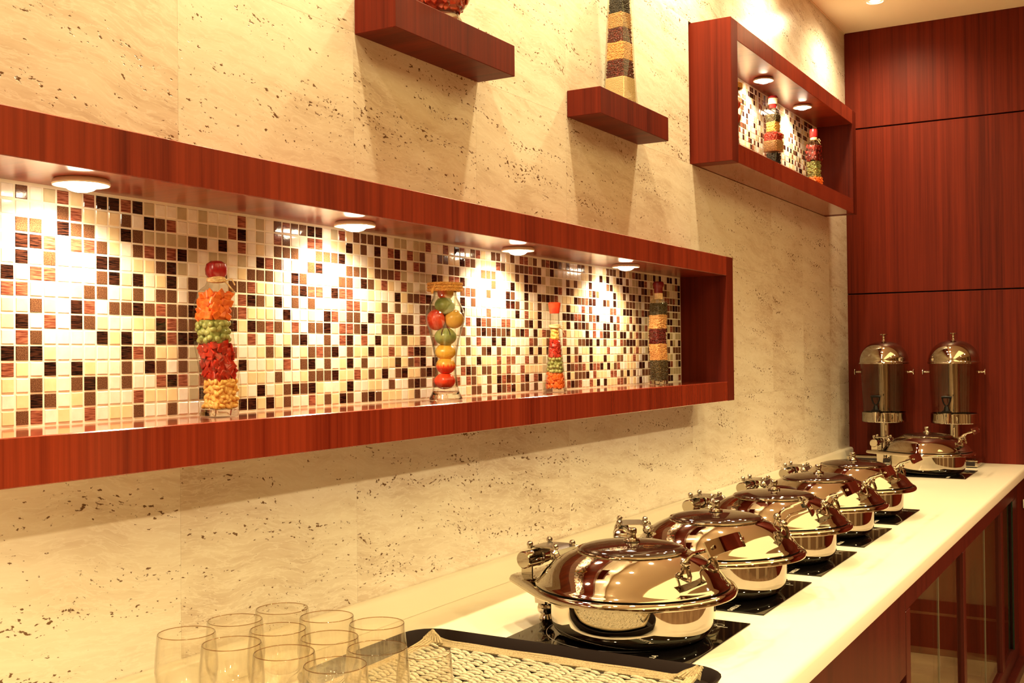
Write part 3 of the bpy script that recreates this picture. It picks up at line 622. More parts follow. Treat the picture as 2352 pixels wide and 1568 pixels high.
# ------------------------------------------------------------------ drink dispensers
def make_dispenser(label, x, bx0, bx1):
    y = 4.375
    t = thing('drink_dispenser', label, 'drink dispenser', (x, y, ZC), 0, 'drink dispensers by the back wall')
    ch = M['chrome']
    b = MB().box((bx0 - x, 4.262 - y, 0.004), (bx1 - x, 4.49 - y, 0.032), bev=0.003); b.build('base', ch, t)
    dt = MB().box((bx0 - x + 0.012, 4.2605 - y, 0.008), (bx1 - x - 0.012, 4.2622 - y, 0.027)); dt.build('base_front_panel', M['void'], t)
    gr = MB()
    for k in range(7): gr.box((bx0 - x + 0.02, 4.275 - y + k * 0.012, 0.0322), (bx1 - x - 0.02, 4.279 - y + k * 0.012, 0.034))
    gr.build('drip_grid', ch, t, 0)
    MB().lathe([(0.0, 0.032), (0.036, 0.032), (0.034, 0.038), (0.0235, 0.044), (0.022, 0.06), (0.022, 0.190)], 32).build('pedestal', ch, t)
    MB().lathe([(0.0, 0.188), (0.100, 0.188), (0.1015, 0.190), (0.1015, 0.231), (0.1, 0.233), (0.096, 0.233), (0.096, 0.205), (0.0, 0.205)], 56).build('collar', ch, t)
    MB().lathe([(0.095, 0.207), (0.0955, 0.24), (0.106, 0.455), (0.1035, 0.455), (0.093, 0.24), (0.0925, 0.207)], 56, caps=False).build('tank', M['acrylic'], t)
    MB().lathe([(0.0, 0.206), (0.026, 0.206), (0.026, 0.458), (0.0, 0.458)], 32).build('ice_tube', ch, t)
    dome = [(0.112, 0.456), (0.1125, 0.461), (0.1095, 0.464)] + [(0.1085 * math.cos(a) ** 0.85, 0.466 + 0.095 * math.sin(a)) for a in [math.radians(90 * i / 16) for i in range(16)]] + [(0.0, 0.561)]
    lid = MB().lathe([(0.0, 0.4565), (0.112, 0.456)] + dome[1:], 64).build('lid', ch, t)
    MB().lathe([(0.0, 0.558), (0.010, 0.560), (0.0055, 0.566), (0.0048, 0.574), (0.0065, 0.580), (0.0048, 0.584), (0.006, 0.587), (0.0165, 0.589), (0.0175, 0.591), (0.016, 0.5935), (0.0, 0.595)], 24).build('knob', ch, lid)
    for s in (-1, 1):
        MB().lathe([(0.0, 0.0), (0.006, 0.0), (0.004, 0.006), (0.0055, 0.012), (0.004, 0.016), (0.0045, 0.024), (0.0155, 0.0265), (0.0155, 0.0295), (0.0, 0.030)], 20, mx=T((s * 0.1035, 0, 0.418)) @ RY(s * PI / 2)).build('side_knob', ch, t)
    tx, ty = -0.012, -0.128
    MB().lathe([(0.0, 0.0), (0.010, 0.0), (0.011, 0.004), (0.016, 0.040), (0.0165, 0.046), (0.0, 0.046)], 24, mx=T((tx, ty, 0.192))).build('tap', ch, t)
    MB().lathe([(0.0, 0.0), (0.010, 0.0), (0.010, 0.034), (0.0, 0.034)], 18, mx=T((tx, ty, 0.215)) @ RX(-PI / 2)).build('tap_pipe', ch, t)
    h = MB(); h.lathe([(0.0, 0.0), (0.0215, 0.0), (0.0215, 0.008), (0.014, 0.011), (0.011, 0.022), (0.0085, 0.030), (0.0, 0.031)], 24, mx=T((tx, ty, 0.238)))
    h.tube([(tx, ty, 0.266), (tx - 0.010, ty, 0.278), (tx - 0.0155, ty, 0.292), (tx - 0.017, ty, 0.305)], 0.0036, 8)
    h.tube([(tx, ty, 0.266), (tx + 0.010, ty, 0.278), (tx + 0.0155, ty, 0.292), (tx + 0.017, ty, 0.305)], 0.0036, 8)
    h.tube([(tx - 0.0215, ty, 0.307), (tx - 0.010, ty, 0.309), (tx + 0.010, ty, 0.309), (tx + 0.0215, ty, 0.307)], 0.0055, 10)
    h.build('tap_lever', M['blackplastic'], t)
    return t
make_dispenser('left chrome drink dispenser, by the travertine wall corner', 0.2175, 0.068, 0.345)
make_dispenser('right chrome drink dispenser, behind the farthest chafing dish handle', 0.521, 0.395, 0.632)

# ------------------------------------------------------------------ filled display bottles
def sq_ring(a, z, c=(0, 0), rz=0.0, rr=0.25, seg=4):
    pts = []
    r = a * rr
    for q, (sx, sy) in enumerate(((1, 1), (-1, 1), (-1, -1), (1, -1))):
        for k in range(seg + 1):
            t_ = PI / 2 * (q + k / seg); pts.append((sx * (a - r) + r * math.cos(t_), sy * (a - r) + r * math.sin(t_)))
    return [(c[0] + x * math.cos(rz) - y * math.sin(rz), c[1] + x * math.sin(rz) + y * math.cos(rz), z) for x, y in pts]
def per_point(shape, a, u):
    # point + outward normal on the outline of half-size a, u in 0..1
    if shape == 'round': t_ = 2 * PI * u; return (a * math.cos(t_), a * math.sin(t_)), (math.cos(t_), math.sin(t_))
    q = int(u * 4) % 4; f = (u * 4) % 1.0 * 2 - 1
    f *= 0.9
    return [((a, f * a), (1, 0)), ((-f * a, a), (0, 1)), ((-a, -f * a), (-1, 0)), ((f * a, -a), (0, -1))][q]
def piece(mb, kind, c, nrm, size, r2):
    q = Vector((nrm[0], nrm[1], 0)).to_track_quat('X', 'Z'); j = lambda s: r2.uniform(-s, s)
    from mathutils import Euler
    q = q @ Euler((j(1.5), j(0.25), j(0.25))).to_quaternion()
    if kind == 'sphere': mb.ball(c, size * r2.uniform(0.85, 1.1), 0, 10, 7)
    elif kind == 'seed': mb.ball(c, size * r2.uniform(0.85, 1.1), 0, 6, 4, (0.8, 0.8, 1.0), q)
    elif kind == 'kernel': mb.ball(c, size, 0, 8, 6, (0.55, 0.72, 1.15 * r2.uniform(0.85, 1.1)), q)
    elif kind == 'bean': mb.ball(c, size, 0, 8, 5, (0.6, 0.7, 1.1), q)
    elif kind in ('cube', 'flake'):
        s = (0.45, 0.95, 0.8) if kind == 'cube' else (0.25, 1.0, 0.9)
        bm = bmesh.new(); bmesh.ops.create_cube(bm, size=2 * size)
        for v in bm.verts: v.co = Vector((v.co.x * s[0], v.co.y * s[1], v.co.z * s[2])) * r2.uniform(0.72, 1.15)
        bmesh.ops.bevel(bm, geom=bm.edges[:], offset=size * 0.16, segments=1, affect='EDGES')
        mb.bm(bm, 0, T(c) @ q.to_matrix().to_4x4())
def fill(t, shape, size_at, cen_at, rz, z0, z1, kind, size, m, name, single=None, wavy=0.0, cover=1.0, seed=0):
    r2 = random.Random(seed + int(z0 * 1e5))
    rings = []
    for k in range(7):
        z = z0 + (z1 - z0) * k / 6; a = size_at(z) - size * 0.9; c = cen_at(z)
        rings.append(sq_ring(a, z, c, rz) if shape != 'round' else [(c[0] + a * math.cos(2 * PI * i / 24), c[1] + a * math.sin(2 * PI * i / 24), z) for i in range(24)])
    core = MB().loft(rings); pcs = MB(); lib = []
    step = size * (1.75 if kind in ('sphere', 'bean', 'seed') else 1.45)
    nz = max(1, int((z1 - z0) / (step * 0.92))); made = []
    for i in range(nz):
        z = z0 + (i + 0.5) * (z1 - z0) / nz; a = size_at(z) - size * (0.72 if kind in ('flake', 'cube') else 0.85); c = cen_at(z)
        peri = (2 * PI if shape == 'round' else 8) * a; nn = max(6, int(peri / step * cover))
        for k in range(nn):
            u = (k + 0.5 * (i % 2) + r2.uniform(-0.18, 0.18)) / nn
            (px, py), nv = per_point(shape, a, u % 1.0); zz = min(max(z + r2.uniform(-0.38, 0.38) * step + wavy * math.sin(u * 2 * PI * 2), z0 + size * 0.75), max(z1 - size * 0.3, z0 + size * 0.8))
            x = c[0] + px * math.cos(rz) - py * math.sin(rz); y = c[1] + px * math.sin(rz) + py * math.cos(rz)
            nw = (nv[0] * math.cos(rz) - nv[1] * math.sin(rz), nv[0] * math.sin(rz) + nv[1] * math.cos(rz))
            made.append(((x, y, zz), nw))
    if single:
        o = core.build(name, m, t)
        for k in range(4):
            q = MB(); piece(q, kind, (0, 0, 0), (1, 0), size, r2); lib.append(q.mesh(single, m, 35 if kind in ('cube', 'flake') else 80))
        for p, nw in made:
            e = link(single, lib[r2.randrange(4)], o); e.location = p; e.rotation_euler = (r2.uniform(-1.5, 1.5), r2.uniform(-0.25, 0.25), math.atan2(nw[1], nw[0]) + r2.uniform(-0.15, 0.15))
        return o
    for p, nw in made: piece(core, kind, p, nw, size, r2)
    return core.build(name, m, t, 35 if kind in ('cube', 'flake') else 80, 'stuff')
def twine_ring(t, z, r, n, m=None, th=0.0016, tail=True, c=(0, 0), seed=3):
    r2 = random.Random(seed); mb = MB()
    for k in range(n):
        pts = [(c[0] + (r + r2.uniform(0, 0.0012)) * math.cos(2 * PI * i / 20), c[1] + (r + r2.uniform(0, 0.0012)) * math.sin(2 * PI * i / 20), z + k * th * 1.5 + 0.0009 * math.sin(4 * PI * i / 20 + k)) for i in range(20)]
        mb.tube(pts, th, 6, closed=True)
    if tail:
        for s in (-1, 1): mb.tube([(c[0] + r * 0.7, c[1] + r * 0.72, z), (c[0] + r * 0.9 + 0.004, c[1] + r * 1.1 + 0.004 * s, z + 0.004 * s), (c[0] + r + 0.006, c[1] + r * 1.2 + 0.006, z - 0.012 + 0.006 * s)], th * 0.8, 5)
    return mb.build('twine', m or M['twine'], t)

# 1 wavy square bottle: carrot, peas, red pepper, sweetcorn
def wavy(label, loc, rz, half, hbody, amp, layers, cap, singles, seed):
    t = thing('display_bottle', label, 'bottle', loc, rz, 'filled decorative bottles')
    ph = 0.4
    cen = lambda z: (0.0, amp * math.cos(2 * PI * (z - 0.04) / 0.205))
    shell = MB(); rings = []
    for k in range(25):
        z = hbody * k / 24; a = half * (1.0 if 0 < k < 23 else 0.94); rings.append(sq_ring(a, z, cen(z), 0, 0.22))
    nk = half * 0.50; tz = cen(hbody)
    rings += [[(tz[0] + (p[0] - tz[0]) * f, tz[1] + (p[1] - tz[1]) * f, hbody + dz) for p in rings[-1]] for f, dz in ((0.80, 0.006), (0.60, 0.010), (0.52, 0.015), (0.50, 0.026))]
    shell.loft(rings).build('glass', M['bottle'], t)
    MB().loft([sq_ring(half * 0.93, z, cen(z), 0, 0.22) for z in (0.0015, 0.005, 0.011)]).build('glass_base', M['glassbase'], t)
    for (f0, f1, kind, size, m, nm, sg) in layers:
        fill(t, 'sq', lambda z: half * 0.965, cen, 0, 0.012 + f0 * (hbody - 0.013), 0.012 + f1 * (hbody - 0.013), kind, size, m, nm, sg if singles else None, 0.0015, 1.0, seed)
    return t, hbody, tz
t, hb, tz = wavy('wavy square bottle of carrot, peas, red pepper and sweetcorn, leftmost in the long niche', (0.060, 0.3320, ZB - 0.3288), math.radians(-10), 0.0235, 0.193, 0.0072,
     [(0.0, 0.25, 'kernel', 0.0056, M['corn'], 'corn_layer', 'corn_kernel'), (0.25, 0.565, 'flake', 0.0070, M['pepper'], 'pepper_layer', 'pepper_flake'),
      (0.565, 0.765, 'sphere', 0.0056, M['pea'], 'pea_layer', 'pea'), (0.765, 1.0, 'cube', 0.0070, M['carrot'], 'carrot_layer', 'carrot_piece')], 'ball', True, 11)
twine_ring(t, hb + 0.017, 0.0125, 3, c=tz)
MB().lathe([(0.0, 0.0), (0.012, 0.0), (0.0165, 0.006), (0.0172, 0.014), (0.0150, 0.022), (0.009, 0.0265), (0.0, 0.0275)], 28, mx=T((tz[0], tz[1], hb + 0.022))).build('stopper', M['wax'], t)
# 4 wavy square bottle: beans in five bands
t, hb, tz = wavy('tall wavy square bottle of mung, soy and red beans, rightmost in the long niche', (0.062, 2.076, ZB - 0.3288), math.radians(-22), 0.0215, 0.238, 0.0028,
     [(0.0, 0.26, 'seed', 0.0026, M['mung'], 'mung_layer', None), (0.26, 0.47, 'kernel', 0.0030, M['maize'], 'maize_layer', None), (0.47, 0.665, 'bean', 0.0034, M['kidney'], 'red_bean_layer', None),
      (0.665, 0.845, 'sphere', 0.0033, M['soy'], 'soy_layer', None), (0.845, 1.0, 'seed', 0.0026, M['mung'], 'mung_layer', None)], 'cap', False, 23)
MB().lathe([(0.0108, 0.004), (0.0128, 0.004), (0.0128, 0.022), (0.0108, 0.022)], 24, mx=T((tz[0], tz[1], hb + 0.006))).build('raffia_band', M['twine'], t)
MB().lathe([(0.0, 0.0), (0.0125, 0.0), (0.0125, 0.018), (0.0145, 0.021), (0.0165, 0.027), (0.0155, 0.033), (0.0125, 0.036), (0.0, 0.0365)], 28, mx=T((tz[0], tz[1], hb + 0.026))).build('cap', M['foil'], t)

# 3 tapering faceted bottle
def taper_bottle(label, loc, rz, a0, a1, hb, neck, layers, nfac, seed):
    t = thing('display_bottle', label, 'bottle', loc, rz, 'filled decorative bottles')
    sz = lambda z: a0 + (a1 - a0) * min(1, max(0, z / hb))
    ring = (lambda a, z: [(a * 1.06 * math.cos(2 * PI * (i + 0.5) / nfac), a * 1.06 * math.sin(2 * PI * (i + 0.5) / nfac), z) for i in range(nfac)]) if nfac != 4 else (lambda a, z: sq_ring(a, z, rr=0.12))
    zs = [(a0 * 1.04, 0.0), (a0 * 1.06, 0.002), (a0 * 1.02, 0.006)] + [(sz(hb * k / 10), hb * k / 10) for k in range(1, 11)] + neck
    MB().loft([ring(a, z) for a, z in zs]).build('glass', M['bottle'], t, 20)
    MB().loft([ring(a0 * 0.93, z) for z in (0.0012, 0.008)]).build('glass_base', M['glassbase'], t, 20)
    for (z0, z1, kind, size, m, nm) in layers:
        fill(t, 'round' if nfac != 4 else 'sq', lambda z: sz(z) * (0.965 if nfac == 4 else 0.975), lambda z: (0, 0), 0, z0, z1, kind, size, m, nm, None, 0.0008, 1.0, seed)
    return t
t = taper_bottle('slim tapering bottle with bright red stopper and peas, third in the long niche', (0.062, 1.4385, ZB - 0.3288), 0.1, 0.0262, 0.0115, 0.152, [(0.0112, 0.160), (0.0110, 0.190)],
    [(0.009, 0.046, 'cube', 0.0056, M['carrot'], 'carrot_layer'), (0.046, 0.083, 'sphere', 0.0046, M['pea'], 'pea_layer'), (0.083, 0.126, 'cube', 0.0052, M['pepper'], 'pepper_layer'), (0.126, 0.158, 'kernel', 0.0056, M['corn'], 'corn_layer')], 8, 31)
twine_ring(t, 0.156, 0.0125, 4, th=0.0013)
MB().lathe([(0.0, 0.0), (0.0118, 0.0), (0.0125, 0.004), (0.0150, 0.020), (0.0155, 0.024), (0.0135, 0.0265), (0.010, 0.0255), (0.0, 0.0255)], 28, mx=T((0, 0, 0.190))).build('stopper', M['cherryred'], t)
# tall tapering square bottle on the right shelf (rises out of the frame)
t = taper_bottle('tall tapering square bottle of layered beans and millet on the right floating shelf', (0.071, 1.812, ZB + 0.4369), math.radians(-8), 0.0345, 0.0215, 0.34, [(0.018, 0.352), (0.0125, 0.362), (0.0125, 0.395)],
    [(0.007, 0.070, 'seed', 0.0014, M['rice'], 'millet_layer'), (0.070, 0.118, 'bean', 0.0034, M['kidney'], 'red_bean_layer'), (0.118, 0.166, 'kernel', 0.0032, M['soy'], 'soy_layer'),
     (0.166, 0.205, 'bean', 0.0034, M['kidney'], 'red_bean_layer'), (0.205, 0.246, 'seed', 0.0022, M['barley'], 'barley_layer'), (0.246, 0.29, 'bean', 0.0034, M['blackbean'], 'black_bean_layer'), (0.29, 0.335, 'kernel', 0.0032, M['soy'], 'soy_layer')], 4, 41)
MB().lathe([(0.0, 0.0), (0.0135, 0.0), (0.0155, 0.03), (0.0, 0.032)], 24, mx=T((0, 0, 0.393))).build('stopper', M['foil'], t)

# stacked-block bottles in the upper niche
def stack_bottle(label, loc, rz, secs, neck_r, neck_h, layers, seed):
    t = thing('display_bottle', label, 'bottle', loc, rz, 'filled decorative bottles')
    mb = MB(); rings = []; z = 0
    for a, h in secs:
        rings += [sq_ring(a * 0.93, z + 0.0005), sq_ring(a, z + 0.004), sq_ring(a, z + h - 0.005), sq_ring(a * 0.93, z + h)]; z += h
    a = secs[-1][0]
    rings += [sq_ring(a * 0.8, z + 0.006), sq_ring(a * 0.55, z + 0.012), sq_ring(neck_r, z + 0.016, rr=0.95), sq_ring(neck_r, z + 0.016 + neck_h, rr=0.95)]
    mb.loft(rings).build('glass', M['bottle'], t, 50)
    tot = z
    def sz(zz):
        q = 0
        for a, h in secs:
            if zz <= q + h + 1e-6: return a * 0.955
            q += h
        return secs[-1][0] * 0.9
    for (z0, z1, kind, size, m, nm) in layers: fill(t, 'sq', sz, lambda zz: (0, 0), 0, z0, z1, kind, size, m, nm, None, 0.0006, 1.0, seed)
    return t, tot + 0.016 + neck_h
t, top = stack_bottle('stacked-block bottle of beans and grain with red band, left in the upper niche', (0.080, 3.159, ZB + 0.4369), math.radians(-14), [(0.0240, 0.075), (0.0305, 0.074), (0.0225, 0.070)], 0.0105, 0.018,
    [(0.006, 0.072, 'bean', 0.0042, M['blackbean'], 'black_bean_layer'), (0.078, 0.118, 'seed', 0.0026, M['barley'], 'barley_layer'), (0.118, 0.146, 'bean', 0.0042, M['pepper'], 'red_bean_layer'),
     (0.152, 0.190, 'kernel', 0.0042, M['corn'], 'maize_layer'), (0.190, 0.218, 'seed', 0.0026, M['mung'], 'mung_layer')], 51)
MB().lathe([(0.0, 0.0), (0.0135, 0.0), (0.0145, 0.014), (0.0, 0.014)], 24, mx=T((0, 0, top - 0.010))).build('red_band', M['wax'], t)
MB().lathe([(0.0, 0.0), (0.0172, 0.0), (0.0172, 0.022), (0.0, 0.022)], 24, mx=T((0, 0, top + 0.0042))).build('paper_band', M['paper'], t)
MB().lathe([(0.0, 0.0), (0.0185, 0.0), (0.0190, 0.004), (0.015, 0.009), (0.0, 0.010)], 24, mx=T((0, 0, top + 0.0264))).build('cap', M['foil'], t)
t, top = stack_bottle('stacked-block bottle of dark chilli, peas and carrot, right in the upper niche', (0.085, 3.705, ZB + 0.4369), math.radians(-20), [(0.0300, 0.052), (0.0238, 0.070), (0.0302, 0.066)], 0.0105, 0.020,
    [(0.006, 0.052, 'cube', 0.0068, M['carrot'], 'carrot_layer'), (0.054, 0.121, 'sphere', 0.0047, M['pea'], 'pea_layer'), (0.123, 0.186, 'flake', 0.0085, M['chili'], 'chilli_layer')], 61)
twine_ring(t, top - 0.012, 0.0125, 4)
MB().lathe([(0.0, 0.0), (0.0150, 0.0), (0.0165, 0.004), (0.0170, 0.026), (0.0150, 0.034), (0.0, 0.036)], 26, mx=T((0, 0, top - 0.002))).build('stopper', M['wax'], t)

# fruit vases
def fruit_vase(label, loc):
    t = thing('fruit_vase', label, 'vase', loc, 0, 'glass vases of artificial fruit')
    out = [(0.033, 0.0), (0.0345, 0.003), (0.031, 0.010), (0.0275, 0.018), (0.0258, 0.026), (0.0240, 0.040), (0.0222, 0.055), (0.0218, 0.066), (0.0228, 0.085), (0.0250, 0.100), (0.0290, 0.122), (0.0352, 0.145), (0.0400, 0.160), (0.0412, 0.170), (0.0385, 0.183), (0.0318, 0.197), (0.0255, 0.208), (0.0238, 0.219), (0.0260, 0.229), (0.0310, 0.239)]
    inn = [(r - 0.0016, z) for r, z in out[::-1] if z > 0.022] + [(0.0, 0.022)]
    MB().lathe(out + inn, 48, caps=False).build('glass', M['bottle'], t)
    MB().lathe([(0.0, 0.0008), (0.0322, 0.0008), (0.0335, 0.004), (0.0312, 0.009), (0.0255, 0.0185), (0.0, 0.0195)], 40).build('glass_foot', M['glassbase'], t)
    rp = MB()
    for k in range(3):
        pts = [((0.0335 + 0.0006 * math.sin(9 * a)) * math.cos(a), 0.0335 * math.sin(a), 0.2285 + k * 0.0062) for a in [2 * PI * i / 30 for i in range(30)]]
        for st in range(3):
            pp = []
            for i in range(96):
                a = 2 * PI * i / 96; tw = 2 * PI * 14 * i / 96 + st * 2 * PI / 3
                pp.append(((0.0342 + 0.0017 * math.cos(tw)) * math.cos(a), (0.0342 + 0.0017 * math.cos(tw)) * math.sin(a), 0.2250 + k * 0.0062 + 0.0017 * math.sin(tw)))
            rp.tube(pp, 0.0017, 5, closed=True)
    rp.tube([(0.000, -0.0350, 0.236), (-0.004, -0.0376, 0.226), (-0.007, -0.0372, 0.217)], 0.0028, 7)
    rp.build('rope_collar', M['rope'], t)
    return t
def fruit(name, label, m, base, off, r, sc, rot=(0, 0, 0), group='artificial fruit in the glass vase', stem=False, ribs=0):
    o = MB(); o.ball((0, 0, 0), r, 0, 26, 16, sc)
    if ribs:
        o.v = [(x * (1 + 0.05 * math.cos(ribs * math.atan2(y, x))), y * (1 + 0.05 * math.cos(ribs * math.atan2(y, x))), z) for x, y, z in o.v]
    e = o.build(name, m); e.location = Vector(base) + Vector(off); e.rotation_euler = rot; tag(e, label, 'fruit', group)
    if stem:
        k = MB()
        for a in (0.35, -0.45):
            k.tube([(r * sc[0] * 1.01 * math.cos(b) * math.cos(a), r * sc[1] * 1.01 * math.cos(b) * math.sin(a) - 0.0, r * sc[2] * 1.01 * math.sin(b)) for b in [0.15 + 0.22 * q for q in range(6)]], [0.0009, 0.0011, 0.0011, 0.0010, 0.0008, 0.0004], 5)
        k.build('leaf_stripe', M['stem'], e)
    return e
VB = (0.060, 0.968, ZB - 0.3288)
fruit_vase('clear waisted glass vase of artificial fruit with gold rope collar, second in the long niche', VB)
# view from the aisle: +x,-y side faces the camera; "left" is (-x,-y)
fv = Vector((0.62, -0.78, 0)); rt = Vector((0.78, 0.62, 0))
def vo(r_, f_, z): return rt * r_ + fv * f_ + Vector((0, 0, z))
fruit('red_fruit', 'red fruit at the bottom of the fruit vase, just above the clear foot', M['cherryred'], VB, vo(-0.002, 0.001, 0.0385), 0.0222, (1.0, 1.0, 0.76), ribs=6)
fruit('painted_apple', 'red apple with yellow top in the narrow lower part of the fruit vase', M['apple'], VB, vo(0.0, 0.001, 0.0700), 0.0205, (1.0, 1.0, 0.86), ribs=0)
fruit('yellow_fruit', 'folded yellow fruit in the waist of the fruit vase', M['banana'], VB, vo(0.0, 0.001, 0.0995), 0.0216, (0.98, 0.98, 0.72), (0.5, 0.3, 0), ribs=3)
fruit('green_lime', 'green fruit with two black stripes in the middle of the fruit vase', M['lime'], VB, vo(0.0, 0.003, 0.1295), 0.0232, (1.04, 0.98, 0.78), (0, 0, -0.9), stem=True)
fruit('red_apple', 'bright red apple at left of the fruit vase bulge', M['cherryred'], VB, vo(-0.0190, 0.004, 0.1640), 0.0200, (0.95, 0.95, 1.08), (0.1, 0.15, 0), ribs=5)
fruit('painted_peach', 'yellow and red peach at right of the fruit vase bulge', M['peach'], VB, vo(0.0180, 0.003, 0.1655), 0.0196, (1, 1, 1), (0.2, 0.3, 0.7))
fruit('red_fruit', 'red fruit behind the peach in the fruit vase bulge', M['cherryred'], VB, vo(0.004, -0.018, 0.163), 0.0165, (1, 1, 1.1))
fruit('green_pear', 'green fruit with black marks below the neck of the fruit vase', M['lime'], VB, vo(-0.001, 0.004, 0.1925), 0.0212, (1.05, 1.0, 0.85), (0.2, 0, 2.4), stem=True)
fruit('painted_apple', 'small red and yellow fruit in the neck of the fruit vase under the rope', M['peach'], VB, vo(0.001, 0.001, 0.2210), 0.0172, (1, 1, 1), (0, 0.3, 2.2))
VU = (0.078, 2.700, ZB + 0.4369)
fruit_vase('fruit vase mostly hidden behind the left end of the upper niche', VU)
fruit('red_fruit', 'red fruit in the half-hidden vase of the upper niche', M['cherryred'], VU, (0.010, 0.016, 0.125), 0.0160, (1, 1, 1.1), group='artificial fruit in the upper niche')
fruit('painted_peach', 'yellow and red fruit low in the half-hidden vase of the upper niche', M['apple'], VU, (0.004, 0.004, 0.060), 0.0185, (1, 1, 1.05), group='artificial fruit in the upper niche')
fruit('red_fruit', 'red fruit at the bulge of the half-hidden vase of the upper niche', M['cherryred'], VU, (0.006, 0.014, 0.172), 0.0195, (1, 1, 1), group='artificial fruit in the upper niche')
# red flake vase on the left shelf (only its foot and lower bowl reach into the frame)
t = thing('flake_vase', 'round glass vase packed with red petal flakes on the left floating shelf', 'vase', (0.0735, 0.945, ZB + 0.4369))
bowl = [(0.030, 0.0), (0.040, 0.002), (0.041, 0.006), (0.036, 0.017), (0.034, 0.020)] + [(0.062 * math.cos(a), 0.070 + 0.058 * math.sin(a)) for a in [math.radians(-56 + 128 * i / 12) for i in range(13)]] + [(0.021, 0.145), (0.026, 0.155)]
MB().lathe(bowl, 44, caps=False).build('glass', M['bottle'], t)
MB().lathe([(0.0, 0.001), (0.0375, 0.001), (0.0385, 0.004), (0.034, 0.015), (0.0, 0.016)], 36).build('glass_foot', M['glassbase'], t)
fill(t, 'round', lambda z: max(0.02, math.sqrt(max(1e-6, 0.060 ** 2 - (z - 0.070) ** 2 * 1.05))), lambda z: (0, 0), 0, 0.022, 0.118, 'flake', 0.0082, M['redflake'], 'petal_flakes', None, 0.001, 1.35, 71)

# ------------------------------------------------------------------ tray and woven placemat
def rr_ring(x0, x1, y0, y1, r, z, seg=6):
    pts = []
    for (cx, cy, a0) in ((x1 - r, y1 - r, 0), (x0 + r, y1 - r, 90), (x0 + r, y0 + r, 180), (x1 - r, y0 + r, 270)):
        for k in range(seg + 1):
            a = math.radians(a0 + 90 * k / seg); pts.append((cx + r * math.cos(a), cy + r * math.sin(a), z))
    return pts
TX0, TX1, TY0, TY1 = 0.150, 0.742, 0.372, 0.748
tr = MB().loft([rr_ring(TX0 + 0.012, TX1 - 0.012, TY0 + 0.012, TY1 - 0.012, 0.05, ZC + 0.0006), rr_ring(TX0 + 0.002, TX1 - 0.002, TY0 + 0.002, TY1 - 0.002, 0.058, ZC + 0.017), rr_ring(TX0, TX1, TY0, TY1, 0.06, ZC + 0.0205), rr_ring(TX0 + 0.002, TX1 - 0.002, TY0 + 0.002, TY1 - 0.002, 0.058, ZC + 0.0215),
    rr_ring(TX0 + 0.006, TX1 - 0.006, TY0 + 0.006, TY1 - 0.006, 0.054, ZC + 0.019), rr_ring(TX0 + 0.016, TX1 - 0.016, TY0 + 0.016, TY1 - 0.016, 0.046, ZC + 0.004)]).build('serving_tray', M['tray'])
tag(tr, 'dark brown serving tray with rounded corners in front of the nearest chafing dish', 'tray')
mt = thing('placemat', 'pale woven straw placemat with flat border lying in the dark tray', 'placemat', (0.455, 0.556, ZC + 0.0048))
MX, MY = 0.256, 0.146
def mat_z(x, y):
    # the mat rides up over the tray's far corners
    e = max(0, (y - 0.105) / 0.05) ** 2 * 0.010
    cnr = max(0, (abs(x) - 0.20) / 0.06) ** 2 * max(0, (y - 0.06) / 0.09) * 0.014
    r_ = max(0, (x - 0.20) / 0.062) ** 2 * 0.010
    return e + cnr + r_
mb = MB(); nx, ny = 40, 26; vs = []; fs = []
for j in range(ny + 1):
    for i in range(nx + 1):
        x = -MX + 2 * MX * i / nx; y = -MY + 2 * MY * j / ny; vs.append((x, y, mat_z(x, y) + 0.0006))
for j in range(ny):
    for i in range(nx): a = j * (nx + 1) + i; fs.append((a, a + 1, a + nx + 2, a + nx + 1))
mb.add(vs, fs).build('backing', M['strawgap'], mt)  # sheet added so the gaps between strands look dark
strands = MB(); r2 = random.Random(5)
ST = 0.0122
# herringbone twill: columns of short plump strands lying slantwise, each column shifted by half a strand
cw = 0.0245; k = 0; x = -MX + 0.024
while x < MX - 0.022:
    y = -MY + 0.022 + (0.5 * ST if k % 2 else 0); sl = 0.55 if k % 2 else 0.30
    while y < MY - 0.022:
        z = mat_z(x, y) + 0.0022; q = Matrix.Translation((x + r2.uniform(-0.0012, 0.0012), y + r2.uniform(-0.0008, 0.0008), z)) @ RZ(-sl + r2.uniform(-0.1, 0.1)) @ RY(-0.05 + r2.uniform(-0.08, 0.08))
        L0 = cw * 0.66; pts = []; rr = []
        for u in (-1, -0.8, -0.3, 0.3, 0.8, 1): pts.append(Vector((u * L0, 0, 0.0022 * (1 - u * u)))); rr.append(0.0043 * (0.35 if abs(u) == 1 else 0.8 if abs(u) == 0.8 else 1))
        strands.tube(pts, rr, 8, 0, q @ Matrix.Diagonal((1, 1, 0.6, 1))); y += ST
    x += cw; k += 1
strands.build('woven_strands', M['straw'], mt, kind='stuff')
bd = MB()
def border(pts, nrm):
    for row in range(4):
        o_ = (row - 1.5) * 0.0052
        p = [Vector((a + nrm[0] * o_, b + nrm[1] * o_, mat_z(a + nrm[0] * o_, b + nrm[1] * o_) + 0.0024 + 0.0005 * math.sin(40 * (a + b) + row))) for a, b in pts]
        bd.tube(p, 0.0029, 6)
n_ = 30
border([(-MX + 2 * MX * i / n_, MY - 0.010) for i in range(n_ + 1)], (0, 1)); border([(-MX + 2 * MX * i / n_, -MY + 0.010) for i in range(n_ + 1)], (0, -1))
border([(MX - 0.010, -MY + 2 * MY * i / n_) for i in range(n_ + 1)], (1, 0)); border([(-MX + 0.010, -MY + 2 * MY * i / n_) for i in range(n_ + 1)], (-1, 0))
bd.build('border', M['raffia'], mt)
